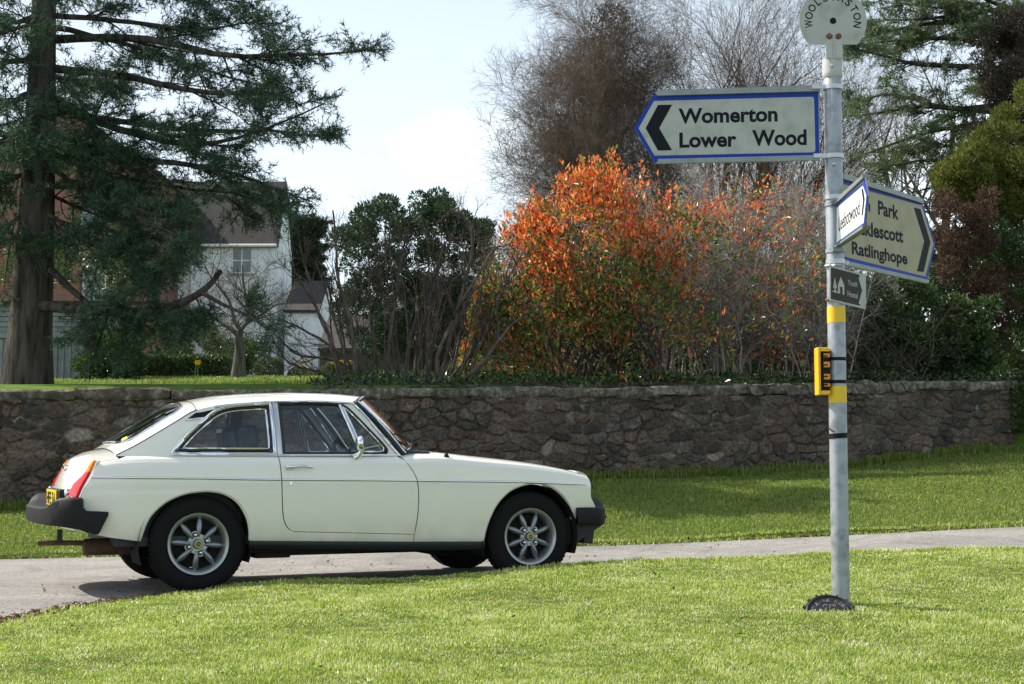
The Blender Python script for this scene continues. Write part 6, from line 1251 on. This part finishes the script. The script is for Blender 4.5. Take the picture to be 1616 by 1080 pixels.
b = base_at(1690, 30.0); rng = np.random.default_rng(91); L_ = [(rng.uniform(1545, 1640) , rng.uniform(20, 230), 33 + rng.uniform(-.8, .8), rng.uniform(12, 26)) for _ in range(60)]
clumps('dusky_conifer', 'dusky brown green conifer above the golden one at the top right corner', 'tree', b, pxblobs(b, L_), M['dusky_leaf'], 92, .12, .03, 7000)
# evergreen shrubs over the wall right of the signpost
b = base_at(1430, 22.3); rng = np.random.default_rng(93); L_ = [(rng.uniform(1330, 1475), 448 + rng.uniform(0, 150), 22.4 + rng.uniform(-.5, .7), rng.uniform(12, 28), .8) for _ in range(48)]
clumps('evergreen_shrub', 'dark glossy evergreen shrub over the wall right of the signpost', 'shrub', b, pxblobs(b, L_), M['laurel_leaf'], 94, .085, .036, 9500)
b = base_at(1520, 22.6); rng = np.random.default_rng(95); L_ = [(rng.uniform(1465, 1565), 480 + rng.uniform(0, 125), 22.6 + rng.uniform(-.3, .5), rng.uniform(10, 22), .8) for _ in range(34)]
clumps('evergreen_shrub', 'light flecked broad leaved shrub spilling over the last slab of the wall', 'shrub', b, pxblobs(b, L_), M['sage_leaf' if 0 else 'laurel_leaf'], 96, .10, .045, 9000)
b = base_at(1660, 22.6); rng = np.random.default_rng(98); L_ = [(rng.uniform(1619, 1740), rng.uniform(560, 712), 22.1 + rng.uniform(-.2, .9), rng.uniform(12, 22)) for _ in range(90)] + [(rng.uniform(1608, 1625), y_, 21.85, rng.uniform(8, 12)) for y_ in range(612, 716, 7)]
clumps('evergreen_shrub', 'dark shaded shrub just past the right end of the wall', 'shrub', b, pxblobs(b, L_), M['laurel_leaf'], 99, .09, .04, 6000)
def tangle():
    rng = np.random.default_rng(97); b = base_at(1360, 21.6); root = empty('bramble_tangle', b); tag(root, 'dark tangle of arching stems just above the wall behind the pole', 'shrub')
    n = 34; A, RA = grow(rng, np.stack([b[0] + rng.uniform(-.8, 1.0, n), b[1] + rng.uniform(-.2, .5, n), np.full(n, b[2])], 1), np.stack([rng.normal(-.5, .7, n), rng.normal(-.1, .3, n), np.ones(n) * .8], 1), rng.uniform(.9, 1.7, n), 8, .1, (0, 0, -.05), rng.uniform(.006, .014, n), .4); B_, RB = branch(rng, A, RA, 8, .5, 45, 6, .16, (0, 0, 0), .1, 1, .6, minr=.004); C_, RC = branch(rng, B_, RB, 4, .25, 50, 4, .2, (0, 0, 0), .1, 1, .6, minr=.003)
    tube_mesh('stems', [(A, RA, 5), (B_, RB, 4), (C_, RC, 3)], M['stem'], root, b)
tangle()
# --- garden hedge, clipped domes, leafy shrubs near the shed, background evergreens
def hedge():
    p0, p1 = at(196, 597, 29.5), at(362, 597, 29.0); b = np.array([(p0[0] + p1[0]) / 2, 29.3, float(ground_z((p0[0] + p1[0]) / 2, 29.3)) - .05]); w = (p1[0] - p0[0]) / 2; rng = np.random.default_rng(101); n = 16000; root = empty('clipped_hedge', b); tag(root, 'low clipped dark hedge along the back of the garden lawn', 'hedge')
    q = rng.uniform(-1, 1, (n, 3)); f = rng.integers(0, 4, n); q[f == 0, 1] = -1; q[f == 1, 2] = 1; q[f == 2, 1] = 1; C = b + q * [w, .35, .22] + [0, 0, .22] + rng.normal(0, .025, (n, 3)); leaves_mesh('foliage', [leaf_arrays(rng, C, rng.normal(size=(n, 3)), rng.normal(size=(n, 3)), .05 * rng.uniform(.6, 1.2, n), .03)], M['laurel_leaf'], root, b)
hedge()
GD = 'clipped dome shrubs on the garden lawn'
for i, (px, py, Y, rpx, lab) in enumerate([(424, 582, 31, 22, 'largest clipped grey green dome shrub right of the small bare tree'), (470, 592, 31, 15, 'middle sized clipped dome shrub on the garden lawn, second from the tree'), (495, 594, 30.5, 11, 'smallest of the clipped dome shrubs, next to the coppiced stems'), (524, 588, 32, 18, 'clipped dome shrub half hidden behind the coppiced stems')]):
    p = at(px, py, Y); r = rpx / 2400 * Y; b = np.array([p[0], Y, float(ground_z(p[0], Y))]); zc_ = p[2] - b[2]; clumps('dome_shrub', lab, 'shrub', b, [(0, 0, zc_, r, r, r * .8)], M['sage_leaf'], 110 + i, .05, .025, 60000, GD, hollow=.8)
b = base_at(445, 27.5)
for nm, lab, px, Y, box, r, mt, sd, per in (('leafy_shrub', 'dark leafy shrub beside the brick pier', 172, 22.5, ((-.35, .35), (-.2, .3), (.1, .75)), .22, 'laurel_leaf', 121, 6000), ('leafy_shrub', 'pale flowering shrub behind the clipped hedge', 300, 32, ((-.7, .9), (-.3, .3), (.3, 1.1)), .26, 'sage_leaf', 122, 4500), ('leafy_shrub', 'yellowish low shrub at the right foot of the coppiced stems', 735, 24, ((-.3, .6), (-.2, .3), (.05, .3)), .16, 'sage_leaf', 123, 8000), ('leafy_shrub', 'dark evergreen shrub between the clipped hedge and the white house', 385, 34, ((-.5, .2), (-.2, .3), (.1, .8)), .25, 'laurel_leaf', 124, 5000), ('leafy_shrub', 'green shrub rising behind the shed roof and the conifer trunk', 110, 28.5, ((-1.4, 1.3), (-.4, .5), (.6, 2.6)), .40, 'laurel_leaf', 125, 3500)):
    b = base_at(px, Y); clumps(nm, lab, 'shrub', b, blobset(np.random.default_rng(sd), 16, box, r), M[mt], sd + 50, .08, .035, per, stems=(4, .8, .02))
rng = np.random.default_rng(131)
for i, (px, Y, wpx, top, lab) in enumerate([(1010, 33, 210, 470, 'dark evergreen hedge bush far behind the red leaved shrub'), (1270, 30, 190, 430, 'dark evergreen bush far behind the grey twiggy shrub'), (1500, 32, 220, 380, 'dark evergreen bush far behind the bronze conifer')]):
    b = base_at(px, Y); L_ = [(px + rng.uniform(-wpx, wpx) * .6, rng.uniform(top, 600), Y + rng.uniform(-.8, .8), rng.uniform(18, 36)) for _ in range(46)]; clumps('background_bush', lab, 'shrub', b, pxblobs(b, L_), M['yew_leaf'], 140 + i, .16, .07, 1800)
b = base_at(690, 52); bare_tree('bare_tree', 'reddish brown twiggy bush low behind the coppiced stems', b, 151, [((-.5, 0, 1), 2.6), ((-.2, 0, 1), 3), ((.1, 0, 1), 3), ((.4, 0, 1), 3), ((.7, 0, 1), 2.5), ((-.8, 0, 1), 2.4)], [(9, 1.8, 42, 6, .13, (0, 0, .04), .1, .5, 5), (9, 1.0, 42, 5, .15, (0, 0, .04), .1, .5, 3), (8, .6, 40, 4, .16, (0, 0, .04), .1, .6, 3), (5, .4, 40, 3, .16, (0, 0, .04), .1, .7, 3)], M['twig_brown'], .09)

def ground_cover():
    rng = np.random.default_rng(171); n = 16000; x = rng.uniform(-2.4, 9.5, n); y = WALL_Y(x) + .12 + 5 * rng.uniform(0, 1, n) ** 1.5; z = ground_z(x, y) + .02 + rng.uniform(0, .13, n) * (.5 + .5 * np.sin(x * 3 + y * 2)); C = np.stack([x, y, z], 1)
    V, F = leaf_arrays(rng, C, rng.normal(size=C.shape) + [0, 0, .6], rng.normal(size=C.shape), .09 * rng.uniform(.5, 1.3, n), .04); tag(np_mesh('ground_cover', V, [F], M['laurel_leaf'], smooth=False), kind='stuff')
ground_cover()
def far_wood():
    rng = np.random.default_rng(161); n = 60000; x = rng.uniform(-50, 60, n); hgt = 3.2 + 1.6 * np.sin(x * .35) + 1.2 * np.sin(x * .9 + 1) + .7 * np.sin(x * 2.3); y = 95 + rng.uniform(-3, 3, n); z0 = ground_z(x, y); C = np.stack([x, y, z0 + hgt * rng.uniform(0, 1, n) ** .8], 1)
    V, F = leaf_arrays(rng, C, rng.normal(size=C.shape), rng.normal(size=C.shape), .7 * rng.uniform(.4, 1.3, n), .3); tag(np_mesh('far_woodland', V, [F], M['yew_leaf'], smooth=False), kind='stuff')
far_wood()
# ---------------------------------------------------------------- grass, daffodils, leaf litter
M['blade'] = leaf_mat('grass_blades', [(0, (.12, .19, .03)), (.3, (.28, .36, .06)), (.7, (.47, .54, .13)), (.88, (.62, .63, .27)), (1, (.80, .78, .58))], .38, .38, .45, tint=1.5, patch=(4.0, .9))
M['blade_verge'] = leaf_mat('verge_blades', [(0, (.085, .145, .028)), (.5, (.18, .245, .05)), (1, (.31, .35, .10))], .38, .42, .4, tint=1.4, patch=(1.2, .35))
def grass(name, n, sampler, hgt, wid, mat, seed, lean=.45):
    rng = np.random.default_rng(seed); x, y = sampler(rng, n); n = len(x); z = ground_z(x, y) - .004
    h = hgt * rng.uniform(.45, 1.25, n) * (1 + .3 * np.sin(x * 3.1 + 1) * np.sin(y * 2.7) + .28 * np.sin(x * 13 + 2 * np.sin(y * 9)) * np.sin(y * 17 + x * 5)); a = rng.uniform(0, 2 * math.pi, n); w = wid * rng.uniform(.7, 1.3, n) * (y / 8.0); d = np.stack([np.cos(a), np.sin(a), np.zeros(n)], 1); s = np.stack([-np.sin(a), np.cos(a), np.zeros(n)], 1); l = lean * rng.uniform(.1, 1.5, n)
    B = np.stack([x, y, z], 1); Mi = B + d * (h * l * .35)[:, None] + np.array([0, 0, 1.0]) * (h * .6)[:, None]; T = B + d * (h * l)[:, None] + np.array([0, 0, 1.0]) * (h * (1 - .25 * l))[:, None]
    V = np.stack([B - s * w[:, None] * .5, B + s * w[:, None] * .5, Mi + s * w[:, None] * .42, Mi - s * w[:, None] * .42, T], 1).reshape(-1, 3); i = np.arange(n)[:, None] * 5
    o = np_mesh(name, V, [i + np.array([[0, 1, 2, 3]]), i + np.array([[3, 2, 4]])], mat, smooth=False); tag(o, kind='stuff'); return o
def lawn_s(rng, n):
    y = 5.2 + (12.2 - 5.2) * rng.uniform(0, 1, n) ** 1.25; x = rng.uniform(-1, 1, n) * (y * .36 + .5); k = y < EDGE_Y(x) + .03; return x[k], y[k]
def verge_s(rng, n):
    x = rng.uniform(-7.5, 9, n); f = rng.uniform(0, 1, n) ** 1.15; y = FAR_Y(x) - .05 + (WALL_Y(x) + .02 - FAR_Y(x)) * f; k = np.abs(x) < y * .37 + .6; return x[k], y[k]
def garden_s(rng, n):
    y = rng.uniform(20, 30, n); x = rng.uniform(-8.5, -2, n); return x, y
grass('grass', 600000, lawn_s, .019, .0031, M['blade'], 201, .75)
grass('verge_grass', 260000, verge_s, .038, .0042, M['blade_verge'], 202)
grass('garden_grass', 40000, garden_s, .05, .004, M['blade_verge'], 203)
def tall_edge(rng, n):
    x = rng.uniform(-4, 6, n); y = np.where(rng.uniform(size=n) < .5, EDGE_Y(x) + rng.normal(-.03, .035, n), FAR_Y(x) + rng.normal(.03, .05, n)); return x, y
grass('edge_grass', 26000, tall_edge, .030, .0045, M['blade'], 204)
def wall_foot(rng, n):
    x = rng.uniform(-7, 7.3, n); return x, WALL_Y(x) - rng.uniform(.0, .22, n) ** 1.0 - .02
grass('wall_foot_grass', 16000, wall_foot, .13, .005, M['blade_verge'], 205)
def litter():
    rng = np.random.default_rng(211); n = 6500; x = rng.uniform(-4.2, -1.2, n); y = EDGE_Y(x) + np.abs(rng.normal(.0, .13, n)) * np.where(rng.uniform(size=n) < .25, 2.2, 1) + .0; n2 = 900; x2 = rng.uniform(-5, 6, n2); y2 = FAR_Y(x2) - np.abs(rng.normal(0, .05, n2)); n3 = 110; x4 = rng.uniform(-2.5, 4, 90); y4 = rng.uniform(6, 9.6, 90); x3 = rng.uniform(.5, 8, n3); y3 = FAR_Y(x3) + rng.uniform(.1, 1, n3) * (WALL_Y(x3) - FAR_Y(x3) - .2)
    x, y = np.concatenate([x, x2, x3, x4]), np.concatenate([y, y2, y3, y4]); C = np.stack([x, y, ground_z(x, y) + .006 + np.concatenate([rng.uniform(0, .012, n + n2), np.full(n3, .045), np.full(90, .02)])], 1); D = rng.normal(size=C.shape) * [1, 1, .25]; V, F = leaf_arrays(rng, C, D, np.tile([0, 0, 1.0], (len(C), 1)) + rng.normal(0, .4, C.shape), .035 * rng.uniform(.3, 1.4, len(C)), .016 * rng.uniform(.6, 1.6, len(C)))
    o = np_mesh('fallen_leaves', V, [F], leaf_mat('dead_leaves', [(0, (.045, .03, .02)), (.6, (.13, .085, .05)), (.93, (.22, .15, .09)), (1, (.35, .08, .06))], .15, .8, .2), smooth=False); tag(o, kind='stuff')
    n = 240; x = rng.uniform(-4.2, 2.2, n); y = EDGE_Y(x) + rng.uniform(.1, 3.2, n); m = MB()
    for a, c in zip(x, y):
        r = rng.uniform(.004, .012); z = float(ground_z(a, c)); q = rng.normal(0, .2, (6, 3)); P8 = [(1, 0, 0), (0, 1, 0), (-1, 0, 0), (0, -1, 0), (0, 0, .8), (0, 0, -.6)]
        m.add([(a + r * (p[0] + e[0]), c + r * (p[1] + e[1]), z + r * .4 + r * (p[2] + e[2])) for p, e in zip(P8, q)], [(0, 1, 4), (1, 2, 4), (2, 3, 4), (3, 0, 4), (1, 0, 5), (2, 1, 5), (3, 2, 5), (0, 3, 5)])
    tag(m.build('road_grit', pbr('grit', (.16, .14, .12), .9)), kind='stuff')
litter()
def weeds():
    rng = np.random.default_rng(231); n = 420; y = 5.3 + 6 * rng.uniform(0, 1, n) ** 1.2; x = rng.uniform(-1, 1, n) * (y * .36 + .4); k = y < EDGE_Y(x) - .03; x, y = x[k], y[k]; n = len(x); m_ = 9
    C = np.repeat(np.stack([x, y, ground_z(x, y) + .012], 1), m_, 0); a = rng.uniform(0, 2 * math.pi, len(C)); C = C + np.stack([np.cos(a), np.sin(a), a * 0], 1) * rng.uniform(0, .03, (len(C), 1)); D = np.stack([np.cos(a), np.sin(a), rng.uniform(.15, .9, len(a))], 1); sz = np.repeat(rng.uniform(.5, 1.3, n), m_)
    V, F = leaf_arrays(rng, C, D, np.tile([0, 0, 1.0], (len(C), 1)),   .022 * sz, .011 * sz); tag(np_mesh('lawn_weeds', V, [F], leaf_mat('weed_leaves', [(0, (.10, .19, .03)), (.7, (.20, .31, .05)), (1, (.36, .42, .10))], .35, .4, .45), smooth=False), kind='stuff')
weeds()
def daffodils():
    rng = np.random.default_rng(221); n = 26; px = np.concatenate([rng.uniform(525, 562, 20), rng.uniform(305, 312, 3), rng.uniform(470, 480, 3)])
    ym = pbr('daffodil_yellow', (.85, .6, .02), .6); gm = M['blade_verge']; proto = None
    m1 = MB(); m1.tube([(0, 0, 0), (.005, 0, .15), (.02, -.01, .27)], [.004, .004, .003], 5)
    m2 = MB()
    for k in range(6):
        a = k * math.pi / 3; m2.add([(0, 0, 0), (.022 * math.cos(a - .4), 0, .022 * math.sin(a - .4)), (.042 * math.cos(a), -.004, .042 * math.sin(a)), (.022 * math.cos(a + .4), 0, .022 * math.sin(a + .4))], [(0, 1, 2, 3)])
    m2.lathe([(.010, 0), (.013, -.025), (.018, -.032)], 10, 'y'); m2.v = [(x + .02, y - .012, z + .28) for x, y, z in m2.v]
    for i, p in enumerate(px):
        Y = 20.6 + rng.uniform(-.3, .5); q = at(p, 605, Y); loc = (q[0], Y, float(ground_z(q[0], Y)))
        if proto is None:
            root = empty('daffodil', loc); s = m1.build('stem', gm, root); f = m2.build('flower', ym, root); proto = (s, f)
        else:
            root = empty('daffodil', loc)
            for c in proto: d = c.copy(); COL.objects.link(d); d.parent = root
        root.rotation_euler = (0, 0, rng.uniform(-1, 1)); tag(root, 'yellow daffodil flowering in the garden just behind the wall', 'flower', 'daffodils behind the wall')
daffodils()
